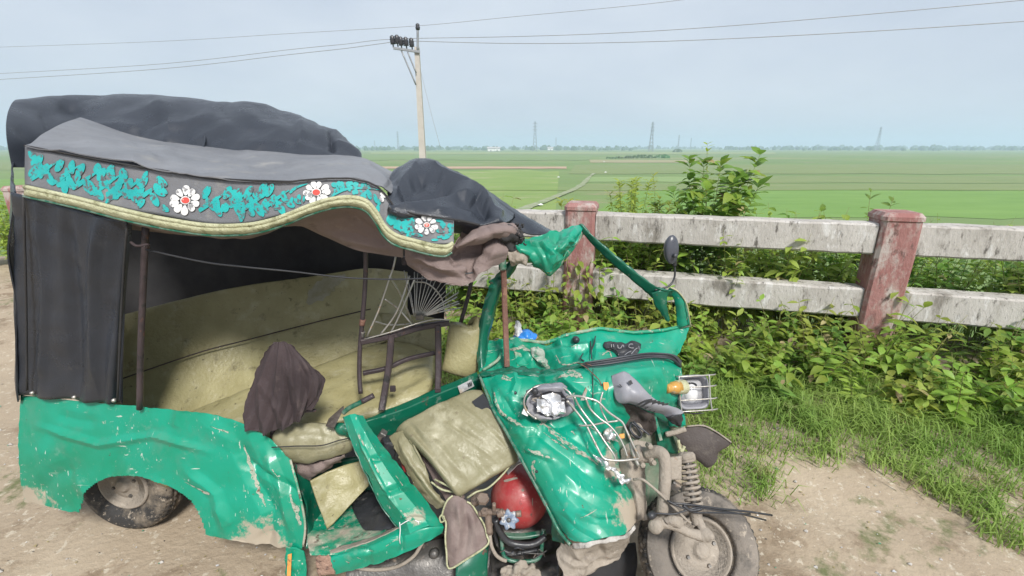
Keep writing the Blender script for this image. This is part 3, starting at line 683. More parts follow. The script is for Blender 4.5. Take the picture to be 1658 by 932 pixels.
# vine on the post
vt = thing('climbing_vine', R3(-.19, -.14, .05), 'leafy vine climbing the front of the red post', 'vine')
SV = []; SF = []
for s in range(5):
    pts = [R3(-.34 + .09 * s + .05 * nz((s, k, 0), 3.3), -.135 - .02 * pr.random(), .05 + k * .13) for k in range(6)]
    P = spline(pts, 24); v, f, nf = sweep(P, .003, 5); o = len(SV); SV += v; SF += [tuple(i + o for i in q) for q in f]
    for q in range(15):
        p = Vector(P[min(23, int(q * 1.55) + 1)]); ob = bpy.data.objects.new('leaf', leaf_me(1, M['leaf_a' if q % 3 else 'leaf_y'])); C.objects.link(ob); ob.parent = vt
        ob.matrix_local = Matrix.Translation(p - vt.location) @ (Matrix.Rotation(pr.uniform(2.2, 4.1), 4, 'Z') @ Matrix.Rotation(pr.uniform(-.6, .5), 4, 'X') @ Matrix.Scale(pr.uniform(.05, .095), 4))
link('stem', SV, SF, M['stem'], vt)
# grass along the verge
GV = []; GF = []; gr = random.Random(5)
def blade(p, L, a, lean, wd_):
    d = Vector((math.cos(a), math.sin(a), 0)); s = Vector((-d.y, d.x, 0)) * wd_; o = len(GV)
    p1 = p + Vector((0, 0, L * .5)) + d * lean * L * .25; p2 = p + Vector((0, 0, L * (.78 - .35 * lean))) + d * lean * L * .8
    GV.extend([p - s, p + s, p1 + s * .8, p1 - s * .8, p2]); GF.extend([(o, o + 1, o + 2, o + 3), (o + 3, o + 2, o + 4)])
for k in range(2600):
    t = gr.uniform(-1.5, 4.8); s = -.45 - 1.25 * gr.random()
    if nz((t, s, 0), 1.7) < -.22 - .3 * (s > -1.2) or (s < -1.4 and nz((t, s, 4), 2) < .0): continue
    c = R3(t, s, gz(t, s)); b = gr.randint(10, 20); L0 = gr.uniform(.10, .24) * (1.15 if s > -1.15 else .7)
    for q in range(b):
        blade(c + Vector((gr.gauss(0, .035), gr.gauss(0, .035), -.01)), L0 * gr.uniform(.6, 1.2), gr.uniform(0, 6.28), gr.uniform(.3, 1.3), gr.uniform(.0018, .0036))
for k in range(500):
    t = gr.uniform(-5, 6); s = gr.uniform(.1, 1.3); c = R3(t, s, gz(t, s))
    for q in range(10): blade(c + Vector((gr.gauss(0, .05), gr.gauss(0, .05), 0)), gr.uniform(.2, .5), gr.uniform(0, 6.28), gr.uniform(.2, .9), .003)
tag(link('verge_grass', GV, GF, M['grass'], smooth=False), 'long green and straw grass along the verge before the railing', 'grass', kind='stuff')
# pebbles and crumbs on the earth
V = []; Fc = []
for k in range(1600):
    t = gr.uniform(-3.2, 5); s = gr.uniform(-3.3, -.9); r = .003 + .010 * gr.random() ** 4; c = R3(t, s, gz(t, s) + r * .3)
    o = len(V)
    V += [c + Vector((x * r * gr.uniform(.6, 1.2), y * r * gr.uniform(.6, 1.2), z * r * gr.uniform(.5, .9))) for x, y, z in ((1, 0, 0), (-1, 0, 0), (0, 1, 0), (0, -1, 0), (0, 0, 1), (0, 0, -1))]
    Fc += [tuple(o + i for i in f) for f in ((0, 2, 4), (2, 1, 4), (1, 3, 4), (3, 0, 4), (2, 0, 5), (1, 2, 5), (3, 1, 5), (0, 3, 5))]
tag(link('loose_gravel', V, Fc, M['concrete'], smooth=False), 'small stones and grit scattered over the dusty earth', 'gravel', kind='stuff')
# crash crumbs: paint flakes, plastic and glass bits, dry leaf litter
V = []; Fc = []; FM = []
for k in range(1500):
    t = gr.gauss(-.3, 1.5); s = gr.uniform(-3.2, -1.25); c = R3(t, s, gz(t, s) + .004); r = .003 + .007 * gr.random() ** 3; o = len(V); a0 = gr.random() * 6.28; n = gr.choice([3, 4, 4, 5])
    V += [c + Vector((math.cos(a0 + i * 6.28 / n) * r * gr.uniform(.5, 1.3), math.sin(a0 + i * 6.28 / n) * r * gr.uniform(.5, 1.3), gr.uniform(0, r * .6))) for i in range(n)]; Fc.append(tuple(range(o, o + n))); FM.append(gr.choice([0, 1, 2, 3, 3, 3, 3, 3, 4]))
tag(link('crash_debris', V, Fc, M['green'], mats=[M['black_plastic'], M['glass'], M['leaf_d'], M['white']], fm=FM, smooth=False), 'paint flakes, glass crumbs and leaf litter scattered round the wreck', 'debris', kind='stuff')
# haze
hv = [Vector((x, y, z)) for z in (-5.4, 60) for (x, y) in ((-3900, -3900), (3900, -3900), (3900, 3900), (-3900, 3900))]
hm = bpy.data.materials.new('pale_haze'); hm.use_nodes = True; hm.node_tree.nodes.clear()
ho = hm.node_tree.nodes.new('ShaderNodeOutputMaterial'); pv = hm.node_tree.nodes.new('ShaderNodeVolumePrincipled')
pv.inputs['Color'].default_value = (.68, .82, 1, 1); pv.inputs['Density'].default_value = .00075; pv.inputs['Anisotropy'].default_value = .1
hm.node_tree.links.new(pv.outputs[0], ho.inputs['Volume'])
tag(link('haze', hv, [(3, 2, 1, 0), (4, 5, 6, 7), (0, 1, 5, 4), (1, 2, 6, 5), (2, 3, 7, 6), (3, 0, 4, 7)], hm, smooth=False), 'pale humid haze over the plain', 'haze', kind='stuff')
# ================================================================== THE WRECKED AUTO RICKSHAW
A = thing('auto_rickshaw', (-.35, 1.55, 0), 'wrecked green three-wheeled auto rickshaw with crushed cab and torn black hood', 'auto rickshaw')
rk = random.Random(21)
# ---------------- hood and roof
roof = sheet('roof_canopy', [
    [(40, 232, 1.40), (200, 262, 1.34), (340, 284, 1.31), (469, 292, 1.30), (520, 288, 1.31), (580, 289, 1.33), (612, 299, 1.36), (634, 312, 1.42)],
    [(70, 215, 1.60), (210, 246, 1.54), (340, 268, 1.50), (469, 277, 1.50), (525, 274, 1.50), (580, 275, 1.52), (612, 285, 1.54), (640, 300, 1.58)],
    [(100, 202, 1.82), (220, 232, 1.78), (345, 252, 1.76), (469, 261, 1.76), (530, 260, 1.76), (580, 262, 1.78), (606, 270, 1.80), (645, 290, 1.80)],
    [(130, 190, 2.10), (230, 222, 2.08), (350, 240, 2.06), (469, 247, 2.06), (530, 249, 2.06), (580, 253, 2.08), (604, 262, 2.08), (650, 285, 2.08)]],
    M['grey_vinyl'], A, (160, 70), .003, [(.009, 4, False)], seed=4, sharp=26, cr=facets(60, 240, 620, 290, 22, .006, 10, (40, 140), (5, 12), .15, 1.2) + [([(469, 262), (520, 268), (570, 264), (600, 268)], .008, 8, .6), ([(300, 270), (380, 262), (460, 270)], -.012, 12, .6), ([(120, 230), (200, 245), (290, 252)], .014, 12, .7), ([(590, 266), (612, 285), (628, 302)], .012, 7, .7)])
tag(roof, 'sun-bleached grey roof sheet')
hood = sheet('hood', [
    [(20, 270, 1.75), (150, 270, 1.98), (330, 266, 1.99), (469, 256, 1.99), (500, 257, 2.0), (535, 259, 2.01), (565, 262, 2.03), (586, 265, 2.05)],
    [(10, 215, 1.80), (140, 222, 2.06), (325, 222, 2.10), (469, 222, 2.12), (500, 224, 2.12), (538, 229, 2.14), (566, 240, 2.16), (584, 251, 2.16)],
    [(14, 178, 1.95), (140, 180, 2.22), (325, 182, 2.26), (469, 196, 2.26), (498, 202, 2.26), (536, 212, 2.26), (562, 229, 2.26), (580, 248, 2.24)],
    [(30, 160, 2.15), (150, 152, 2.42), (330, 158, 2.48), (469, 181, 2.46), (495, 188, 2.46), (533, 204, 2.42), (556, 221, 2.38), (577, 246, 2.34)],
    [(60, 172, 2.5), (170, 160, 2.75), (340, 166, 2.78), (469, 186, 2.74), (492, 193, 2.72), (530, 210, 2.68), (552, 228, 2.6), (572, 250, 2.5)]],
    M['black_vinyl'], A, (170, 80), .003, [(.012, 3.2, False)], seed=9, sharp=26, cr=facets(40, 165, 580, 250, 26, .012, 9, (40, 120), (7, 16), .25, 1.6) + [([(486, 190), (490, 215), (484, 245)], .014, 7, .7), ([(533, 204), (538, 228), (540, 248)], -.022, 6, .8), ([(538, 226), (560, 236), (584, 252)], .014, 5, .8), ([(380, 175), (420, 200), (470, 215)], .014, 12, .6), ([(250, 160), (280, 200), (270, 240)], .018, 14, .6), ([(100, 160), (140, 200), (130, 250)], -.018, 14, .6), ([(469, 230), (500, 226), (530, 236)], -.010, 8, .6)])
for xs in (330,):          # raised seam
    e = {330: 0, 486: 3, 534: 0}[xs]
    tube('hood_seam', [(xs - 4, 247, 2.00), (xs + 2, 224 + e, 2.085), (xs, 203 + e, 2.20), (xs - 3, 189 + (14 if xs > 500 else 0) - (24 if xs < 400 else 0), 2.40)], .005, M['black_vinyl'], hood, 6)
YF = lambda x: float(np.interp(x, [0, 40, 200, 340, 469, 520, 580, 612, 628, 645, 700, 740], [1.42, 1.40, 1.34, 1.31, 1.29, 1.295, 1.31, 1.33, 1.34, 1.33, 1.32, 1.34]))
ft = [(40, 236), (200, 266), (340, 288), (400, 292), (469, 294), (501, 291), (533, 289), (566, 289), (595, 295), (612, 303), (624, 315), (640, 336), (669, 346), (701, 351), (735, 356)]
fb = [(40, 300), (200, 338), (340, 362), (400, 361), (469, 344), (501, 331), (533, 321), (566, 318), (595, 325), (611, 344), (624, 366), (640, 379), (669, 387), (701, 395), (735, 394)]
yt = lambda x: float(np.interp(x, [p[0] for p in ft], [p[1] for p in ft])); yb = lambda x: float(np.interp(x, [p[0] for p in fb], [p[1] for p in fb]))
fx = [40, 130, 200, 270, 340, 400, 440, 469, 485, 501, 517, 533, 550, 566, 582, 595, 604, 612, 618, 624, 632, 640, 655, 669, 685, 701, 718, 735]
fas = sheet('canopy_fascia', [[(x, yt(x) + (yb(x) - yt(x)) * k, YF(x) + .012 * (1 - k)) for x in fx] for k in (0, .33, .66, 1)],
            M['grey_vinyl'], A, (200, 16), .003, [(.0012, 14, False)], seed=2, cr=facets(60, 250, 735, 390, 30, .0014, 12, (14, 40), (4, 9), 1.4, 1.0))
tag(fas, 'painted valance with turquoise leaves and white flowers')
def decal(name, pts, m, off=.007, parent=fas):
    """flat paint shape lying on the valance"""
    Q = [(x, y) for x, y in pts]; cx = sum(p[0] for p in Q) / len(Q); cy = sum(p[1] for p in Q) / len(Q)
    f = lambda x, y: W(x, y, YF(x) + .012 * (1 - (y - yt(x)) / max(1, yb(x) - yt(x))) - off)
    V = [f(*p) for p in Q] + [f(cx, cy)]; n = len(Q)
    V2 = [v + Vector((0, .0006, 0)) for v in V]
    Fc = [(i, (i + 1) % n, n) for i in range(n)] + [(n + 1 + (i + 1) % n, n + 1 + i, 2 * n + 1) for i in range(n)] + [((i + 1) % n, i, n + 1 + i, n + 1 + (i + 1) % n) for i in range(n)]
    return link(name, V, Fc if False else Fc, m, parent, False) if False else link(name, V + V2, Fc, m, parent, False)
def ell(cx, cy, a, b, rot, n=14, egg=0):
    c, s = math.cos(rot), math.sin(rot); out = []
    for k in range(n):
        t = 2 * math.pi * k / n; x = a * math.cos(t); y = b * math.sin(t) * (1 + egg * math.cos(t)); out.append((cx + x * c - y * s, cy + x * s + y * c))
    return out
def flower(cx, cy, R0, n, sq=.85, m='white', rot=0):
    R = R0
    for k in range(n):
        a = 2 * math.pi * k / n + rot + rk.uniform(-.08, .08); R = R0 * rk.uniform(.88, 1.1); decal('painted_petal', ell(cx + math.cos(a) * R * .68, cy + math.sin(a) * R * .68 * sq, R * .30, R * .20, math.atan2(math.sin(a) * sq, math.cos(a)), egg=.35), M[m], .0045)
    decal('painted_flower_ring', ell(cx, cy, R * .33, R * .27, 0), M['white'], .0045); decal('painted_flower_centre', ell(cx, cy, R * .26, R * .2, 0), M['redprint'], .0055)
flower(512, 311, 23, 10); flower(691, 364, 19, 9, .9, rot=.2); flower(300, 324, 26, 10, rot=.3)
decal('painted_petal', ell(621, 315, 6, 4, .6), M['white'], .0045); decal('painted_petal', ell(618, 322, 5, 3.5, 1.2), M['white'], .0045)
def stroke(pts, w0, w1):
    P = spline([(x, y, 0) for x, y in pts], 12); n = len(P); L = []; R_ = []
    for i in range(n):
        t = P[min(i + 1, n - 1)] - P[max(i - 1, 0)]; t /= np.linalg.norm(t) + 1e-9; k = i / (n - 1); w_ = (w0 + (w1 - w0) * k) * (math.sin(math.pi * min(1, k * .9 + .1)) * .6 + .4)
        L.append((P[i][0] - t[1] * w_, P[i][1] + t[0] * w_)); R_.append((P[i][0] + t[1] * w_, P[i][1] - t[0] * w_))
    f = lambda x, y: W(x, y, YF(x) + .012 * (1 - (y - yt(x)) / max(1, yb(x) - yt(x))) - .0035)
    V = [f(*p) for p in L] + [f(*p) for p in R_]; V += [v + Vector((0, .0006, 0)) for v in V]; m2 = 2 * n
    Fc = [(i, i + 1, n + i + 1, n + i) for i in range(n - 1)] + [(m2 + n + i, m2 + n + i + 1, m2 + i + 1, m2 + i) for i in range(n - 1)]
    Fc += [(i + 1, i, m2 + i, m2 + i + 1) for i in range(n - 1)] + [(n + i, n + i + 1, m2 + n + i + 1, m2 + n + i) for i in range(n - 1)]
    link('painted_leaf', V, Fc, M['teal'], fas, False)
stroke([(469, 312), (480, 303), (498, 297)], 3, 1.2); stroke([(535, 318), (560, 306), (590, 304), (615, 307)], 2.4, 1.6)
for x, y, a, b, r in ((471, 326, 3, 8, .3), (483, 322, 4, 8, .2), (492, 322, 2, 6, .2), (541, 299, 5, 4, .4), (552, 299, 5, 6, .6), (564, 298, 4.5, 5, .6), (576, 298, 4.5, 5, .5), (588, 300, 4.5, 4, .5), (585, 313, 3, 6, -.2), (598, 315, 4, 8, -.3), (608, 321, 3.2, 8, -.3), (573, 311, 3, 4, 0), (545, 308, 5, 3, .2)):
    decal('painted_leaf', ell(x, y, a, b, r), M['teal'], .0035)
stroke([(634, 352), (655, 352), (676, 350)], 4, 2); stroke([(708, 384), (730, 378), (734, 362)], 3, 1.5)
for x, y, a, b, r in ((632, 356, 5, 9, -.2), (645, 364, 6, 8, .2), (657, 365, 5, 9, .1), (668, 364, 4, 7, 0), (654, 374, 9, 3, .25), (676, 380, 9, 2.6, .2), (717, 363, 5, 4, .3), (728, 365, 4, 4, 0), (713, 374, 7, 3, .1), (722, 384, 7, 3, -.3), (704, 388, 6, 2, 0), (712, 357, 7, 2.5, .1)):
    decal('painted_leaf', ell(x, y, a, b, r), M['teal'], .0035)
for k in range(150):
    x = rk.uniform(50, 732); hgt = yb(x) - yt(x)
    if abs(x - 512) < 26 or abs(x - 691) < 22 or abs(x - 300) < 30: continue
    y = yt(x) + hgt * rk.uniform(.16, .84); sc = .07 * hgt; decal('painted_leaf', ell(x, y, sc * rk.uniform(.8, 1.5), sc * rk.uniform(1.4, 2.6), rk.uniform(-.9, .9), egg=.3), M['teal'], .003 + .0004 * rk.random())
for x in range(70, 470, 34):
    if abs(x - 300) < 34: continue
    ym = (yt(x) + yb(x)) / 2
    stroke([(x - 20, ym + 16), (x, ym + 2), (x + 24, ym - 14)], 5, 2); decal('painted_leaf', ell(x + 10, ym + 14, 6, 13, -.5), M['teal'], .0035); decal('painted_leaf', ell(x - 8, ym - 14, 6, 12, .5), M['teal'], .0035)
tube('fascia_cord', [(x, yt(x) - .5, YF(x) + .004) for x in fx], .0028, M['dark_cloth'], fas, 6, 120)
# piping: two rolls
pip = [(40, 303), (130, 323), (200, 341), (270, 356), (340, 366), (400, 365), (440, 357), (469, 347), (501, 334), (533, 324), (566, 320), (592, 326), (609, 344), (622, 366), (640, 381), (669, 390), (701, 398), (722, 400), (734, 394)]
tube('piping_roll', [(x, y - 1, YF(x) - .007) for x, y in pip], .0065, M['piping'], fas, 10, 120)
sheet('piping_band', [[(x + dx, y + dy, YF(x) + dd) for x, y in pip] for dx, dy, dd in ((0, 1, -.010), (-1, 7, -.013), (-2, 13, -.003))], M['piping'], fas, (150, 7), .006, [(.0025, 45, False)], seed=5)
tube('piping_edge', [(x - 2, y + 14.5, YF(x)) for x, y in pip], .0035, M['green_dark'], fas, 8, 120)
# lining below the eave
sheet('roof_lining', [
    [(40, 318, 1.41), (200, 356, 1.35), (340, 380, 1.32), (400, 378, 1.31), (469, 360, 1.31), (520, 340, 1.31), (570, 331, 1.33), (603, 342, 1.35), (622, 372, 1.36), (650, 396, 1.36)],
    [(60, 338, 1.5), (210, 366, 1.44), (340, 384, 1.40), (400, 384, 1.39), (469, 366, 1.40), (520, 362, 1.41), (570, 364, 1.42), (605, 378, 1.42), (626, 394, 1.41), (652, 406, 1.39)],
    [(80, 352, 1.62), (220, 372, 1.54), (345, 386, 1.5), (405, 386, 1.48), (475, 364, 1.48), (525, 382, 1.48), (572, 402, 1.47), (608, 410, 1.46), (630, 414, 1.44), (652, 417, 1.41)]],
    M['brown_cloth'], A, (130, 40), .003, [(.006, 6, False)], seed=6, sharp=30, cr=facets(300, 345, 650, 410, 14, .006, 15, (40, 110), (5, 10), .3, .8) + [([(500, 360), (560, 385), (640, 405)], .012, 7, .7), ([(560, 345), (600, 372), (645, 402)], -.010, 6, .7)])
lob = sheet('roof_lining', [
    [(652, 394, 1.36), (672, 399, 1.35), (700, 405, 1.34), (730, 402, 1.345), (752, 372, 1.44), (775, 370, 1.46), (800, 372, 1.46), (822, 384, 1.46)],
    [(656, 410, 1.38), (676, 416, 1.345), (702, 421, 1.34), (726, 420, 1.345), (744, 417, 1.40), (768, 414, 1.43), (798, 405, 1.385), (824, 404, 1.42)],
    [(657, 424, 1.40), (678, 434, 1.36), (704, 440, 1.345), (728, 440, 1.35), (750, 436, 1.36), (766, 434, 1.40), (792, 424, 1.385), (822, 414, 1.42)],
    [(660, 430, 1.42), (680, 444, 1.38), (704, 455, 1.36), (730, 461, 1.355), (752, 461, 1.35), (768, 452, 1.37), (788, 436, 1.385), (816, 424, 1.42)]],
    M['brown_cloth'], A, (120, 80), .002, [(.002, 14, False)], .006, seed=8, sharp=30, cr=facets(660, 400, 815, 455, 14, .007, 13, (20, 70), (4, 9), .4, 1.6) + [([(745, 400), (738, 425), (760, 432), (766, 452)], -.016, 6, .8), ([(790, 395), (775, 425), (768, 446)], .014, 6, .8), ([(665, 412), (700, 430), (745, 438)], .010, 7, .7), ([(665, 425), (705, 446), (750, 452)], -.008, 6, .6), ([(732, 415), (745, 430), (755, 440)], .012, 5, .8)])
tag(lob, 'torn hanging flap of brown lining')
# crushed front part of the hood
sheet('crushed_hood', [
    [(630, 312, 1.98), (640, 296, 2.02), (656, 282, 2.05), (681, 280, 2.05), (708, 286, 2.05), (744, 298, 2.05), (776, 316, 2.05), (808, 338, 2.05), (836, 356, 2.05)],
    [(627, 300, 1.66), (636, 277, 1.74), (656, 266, 1.80), (681, 263.5, 1.83), (707, 271, 1.83), (743, 285, 1.80), (775, 304, 1.78), (804, 326, 1.76), (832, 346, 1.74)],
    [(627, 308, 1.52), (640, 294, 1.62), (660, 284, 1.67), (686, 282, 1.69), (710, 288, 1.70), (744, 299, 1.68), (775, 316, 1.67), (804, 334, 1.65), (831, 351, 1.65)],
    [(627, 317, 1.44), (641, 309, 1.53), (662, 302, 1.57), (688, 300, 1.59), (714, 305, 1.60), (745, 314, 1.59), (775, 328, 1.58), (805, 342, 1.56), (828, 355, 1.57)],
    [(628, 327, 1.38), (643, 327, 1.43), (663, 325, 1.46), (692, 325, 1.475), (719, 328, 1.48), (747, 335, 1.48), (776, 346, 1.49), (806, 350, 1.49), (823, 358, 1.50)],
    [(629, 336, 1.335), (646, 344, 1.335), (664, 348, 1.34), (694, 352, 1.35), (722, 354, 1.36), (745, 357, 1.37), (776, 364, 1.40), (806, 359, 1.42), (818, 361, 1.44)],
    [(632, 344, 1.40), (648, 356, 1.40), (666, 362, 1.41), (696, 368, 1.42), (724, 374, 1.43), (747, 378, 1.44), (778, 384, 1.47), (806, 378, 1.50), (818, 376, 1.52)]],
    M['black_vinyl'], A, (190, 150), .003, [(.003, 5, False)], .003, seed=14, sharp=30, cr=[
    ([(681, 264), (664, 286), (646, 308), (634, 326)], .028, 14, .9), ([(684, 264), (704, 284), (726, 297), (750, 308), (774, 323), (798, 345)], .048, 15, .9), ([(664, 304), (690, 294), (714, 302)], -.016, 12, .6),
    ([(632, 340), (670, 340), (706, 335), (740, 324), (764, 326)], .026, 10, .9), ([(650, 326), (692, 324), (730, 313)], -.016, 9, .7), ([(764, 328), (776, 342), (790, 354)], -.020, 8, .9), ([(784, 336), (800, 346), (814, 350)], .016, 7, .9), ([(700, 346), (736, 342), (770, 352)], .012, 6, .9), ([(640, 300), (652, 316), (660, 334)], -.012, 8, .9)])
tube('hood_hem', [(629, 336, 1.328), (646, 344, 1.325), (664, 348, 1.33), (694, 352, 1.34), (722, 354, 1.35), (745, 357, 1.36), (776, 364, 1.39)], .004, M['dark_cloth'], A, 6)
tg = sheet('hood_flap', [
    [(684, 263, 1.95), (707, 267, 1.96), (743, 279, 1.98), (775, 298, 2.0), (810, 323, 2.0), (845, 347, 2.0), (878, 366, 2.0), (900, 376, 2.0)],
    [(690, 275, 1.86), (716, 281, 1.86), (752, 297, 1.86), (784, 318, 1.88), (815, 342, 1.88), (845, 362, 1.88), (872, 373, 1.9), (896, 378, 1.94)],
    [(700, 292, 1.84), (726, 302, 1.84), (760, 322, 1.84), (790, 344, 1.84), (815, 362, 1.84), (842, 374, 1.84), (866, 379, 1.86), (890, 381, 1.9)]],
    M['black_vinyl'], A, (70, 24), .004, [(.002, 12, True)], .003, seed=16, cr=[([(690, 270), (743, 288), (790, 318), (840, 352), (890, 376)], .012, 6, .6)])
# rolled torn tarp
sheet('rolled_tarp', [
    [(737, 398, 1.38), (755, 379, 1.39), (776, 367, 1.40), (800, 360, 1.42), (820, 360, 1.44), (838, 366, 1.47), (846, 378, 1.5)],
    [(738, 399, 1.355), (757, 384, 1.36), (778, 374, 1.37), (800, 367, 1.38), (820, 366, 1.40), (836, 371, 1.43), (845, 381, 1.46)],
    [(739, 401, 1.35), (760, 391, 1.35), (781, 384, 1.355), (802, 377, 1.365), (820, 376, 1.385), (834, 380, 1.41), (843, 386, 1.45)],
    [(741, 402, 1.37), (762, 398, 1.375), (784, 393, 1.38), (804, 387, 1.39), (819, 388, 1.41), (832, 391, 1.44), (841, 391, 1.47)]],
    M['brown_cloth'], A, (50, 26), .004, [(.006, 20, True), (.003, 40, False)], .004, seed=18)
sheet('torn_tarp_end', [
    [(804, 362, 1.43), (820, 360, 1.44), (834, 364, 1.45), (846, 374, 1.47)], [(806, 372, 1.40), (822, 372, 1.40), (836, 376, 1.42), (848, 383, 1.45)],
    [(808, 384, 1.40), (822, 386, 1.40), (836, 388, 1.42), (848, 390, 1.45)], [(812, 396, 1.42), (824, 400, 1.43), (834, 399, 1.44), (842, 395, 1.46)]], M['dark_cloth'], A, (30, 26), .003, [(.013, 28, True), (.005, 60, False)], .008, seed=23)
for k in range(14):                     # frayed threads at the torn end
    x, y = rk.uniform(825, 848), rk.uniform(362, 396); tube('frayed_strip', [(x, y, 1.42), (x + rk.uniform(-2, 6), y + rk.uniform(-4, 4), 1.41), (x + rk.uniform(0, 10), y + rk.uniform(-9, 9), 1.42)], [.003, .0025, .001], M['dark_cloth'], A, 5)
# inner dark walls of the hood
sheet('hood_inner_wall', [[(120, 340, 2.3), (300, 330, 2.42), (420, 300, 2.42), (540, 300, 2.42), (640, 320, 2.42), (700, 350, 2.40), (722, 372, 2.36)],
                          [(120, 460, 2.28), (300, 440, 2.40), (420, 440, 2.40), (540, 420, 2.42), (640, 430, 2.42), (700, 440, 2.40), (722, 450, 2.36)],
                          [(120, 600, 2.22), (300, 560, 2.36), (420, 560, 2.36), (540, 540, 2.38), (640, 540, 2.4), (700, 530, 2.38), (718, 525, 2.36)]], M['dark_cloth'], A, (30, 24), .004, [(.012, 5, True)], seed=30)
sheet('hood_side_curtain', [[(20, 310, 1.42), (80, 327, 1.395), (140, 343, 1.375), (190, 354, 1.365), (214, 360, 1.375)],
                            [(24, 420, 1.46), (82, 432, 1.435), (140, 444, 1.41), (184, 450, 1.40), (206, 452, 1.42)],
                            [(28, 540, 1.50), (84, 548, 1.475), (140, 554, 1.45), (178, 556, 1.435), (200, 552, 1.45)],
                            [(30, 640, 1.52), (86, 645, 1.495), (140, 650, 1.47), (174, 652, 1.455), (196, 654, 1.465)]], M['black_vinyl'], A, (90, 50), .004, [(.010, 4, False), (.003, 12, True)], seed=31, fn=lambda u, v: .006 * math.sin(u * 22 + v * 3) * (.3 + v), cr=[([(60, 325), (75, 480), (66, 640)], .016, 9, .6), ([(110, 338), (118, 480), (128, 645)], -.014, 10, .6), ([(160, 350), (150, 470), (160, 650)], .016, 9, .7)])
for x, y, Y in ((52, 636, 1.495), (120, 643, 1.465), (184, 648, 1.445)): lathe('curtain_stud', W(x, y, Y), (0, -1, .2), [(0, .006), (.006, .004), (.008, -.004)], M['chrome'], A, 10)
for P in ([(38, 318, 1.40), (42, 480, 1.445), (44, 632, 1.495)], [(206, 360, 1.36), (198, 470, 1.405), (190, 648, 1.45)]): tube('curtain_seam', P, .0035, M['dark_cloth'], A, 6)
tube('frame_post', [(236, 366, 1.40), (232, 460, 1.42), (228, 560, 1.43), (226, 662, 1.43)], .0095, M['ironbar'], A, 10)
tube('curtain_strap', [(212, 392, 1.37), (222, 398, 1.36), (240, 396, 1.37), (238, 404, 1.41)], .004, M['maroon_cloth'], A, 6)
sheet('hood_side_curtain', [[(20, 262, 1.76), (20, 290, 1.6), (24, 310, 1.43)], [(24, 400, 1.8), (24, 420, 1.64), (24, 430, 1.46)], [(30, 640, 1.86), (30, 645, 1.7), (32, 650, 1.52)]], M['black_vinyl'], A, (16, 24), .004, [(.01, 5, True)], seed=32)
# ---------------- rear bench
sheet('seat_backrest', [
    [(150, 524, 1.86), (240, 498, 1.95), (330, 476, 2.02), (400, 462, 2.08), (469, 452, 2.13), (540, 441, 2.19), (600, 434, 2.27), (660, 440, 2.36)],
    [(150, 590, 1.80), (240, 555, 1.88), (330, 530, 1.95), (400, 510, 2.01), (469, 496, 2.05), (540, 482, 2.12), (600, 474, 2.21), (660, 474, 2.30)],
    [(150, 660, 1.70), (240, 630, 1.77), (330, 600, 1.84), (400, 580, 1.90), (469, 560, 1.94), (540, 540, 2.02), (600, 520, 2.12), (660, 512, 2.22)],
    [(150, 735, 1.58), (240, 705, 1.65), (330, 668, 1.72), (400, 640, 1.78), (469, 616, 1.82), (540, 586, 1.92), (600, 562, 2.04), (660, 540, 2.16)]], M['olive'], A, (90, 60), .03, [(.012, 3.4, False)], seed=40, cr=facets(170, 460, 640, 660, 16, .006, 19, (50, 120), (6, 14), 1.3, 1.4))
tube('backrest_seam', [(150, 630, 1.735), (240, 598, 1.79), (330, 568, 1.865), (400, 550, 1.915), (469, 532, 1.965), (540, 514, 2.035), (600, 500, 2.14)], .003, M['maroon_cloth'], A, 5)
sheet('side_pad', [[(614, 506, 2.16), (650, 508, 2.14), (690, 512, 2.12), (712, 516, 2.11)], [(616, 532, 2.13), (650, 536, 2.10), (690, 540, 2.08), (710, 544, 2.07)], [(618, 560, 2.1), (650, 566, 2.06), (690, 572, 2.04), (708, 576, 2.03)]], M['olive'], A, (20, 20), .03, [(.01, 6, False)], seed=41)
cushion('seat_cushion', [
    [(190, 716, 1.62), (260, 690, 1.67), (330, 660, 1.72), (400, 634, 1.78), (469, 612, 1.82), (540, 584, 1.92), (600, 562, 2.02), (650, 556, 2.06), (706, 572, 2.02)],
    [(200, 746, 1.52), (270, 718, 1.56), (340, 690, 1.60), (410, 664, 1.66), (474, 640, 1.70), (545, 616, 1.78), (605, 596, 1.86), (655, 590, 1.88), (706, 596, 1.86)],
    [(230, 770, 1.45), (296, 744, 1.48), (360, 718, 1.50), (420, 694, 1.54), (480, 670, 1.58), (550, 650, 1.64), (610, 632, 1.70), (660, 622, 1.72), (704, 616, 1.72)],
    [(270, 790, 1.40), (326, 766, 1.41), (380, 740, 1.42), (430, 716, 1.46), (484, 696, 1.48), (540, 690, 1.50), (590, 680, 1.54), (640, 664, 1.58), (690, 646, 1.62)]], .05, M['olive'], A, (60, 40), [(.005, 9, True), (.006, 7, False)], seed=42, power=8, cr=facets(280, 600, 700, 700, 16, .005, 18, (40, 90), (4, 9), -.35, .8) + [([(520, 650), (580, 625), (650, 600), (700, 590)], .008, 7, .7), ([(490, 670), (560, 660), (630, 640), (695, 612)], -.008, 8, .7), ([(640, 655), (675, 635), (702, 615)], .012, 7, .6), ([(560, 675), (620, 655), (670, 640)], -.006, 5, .7)])
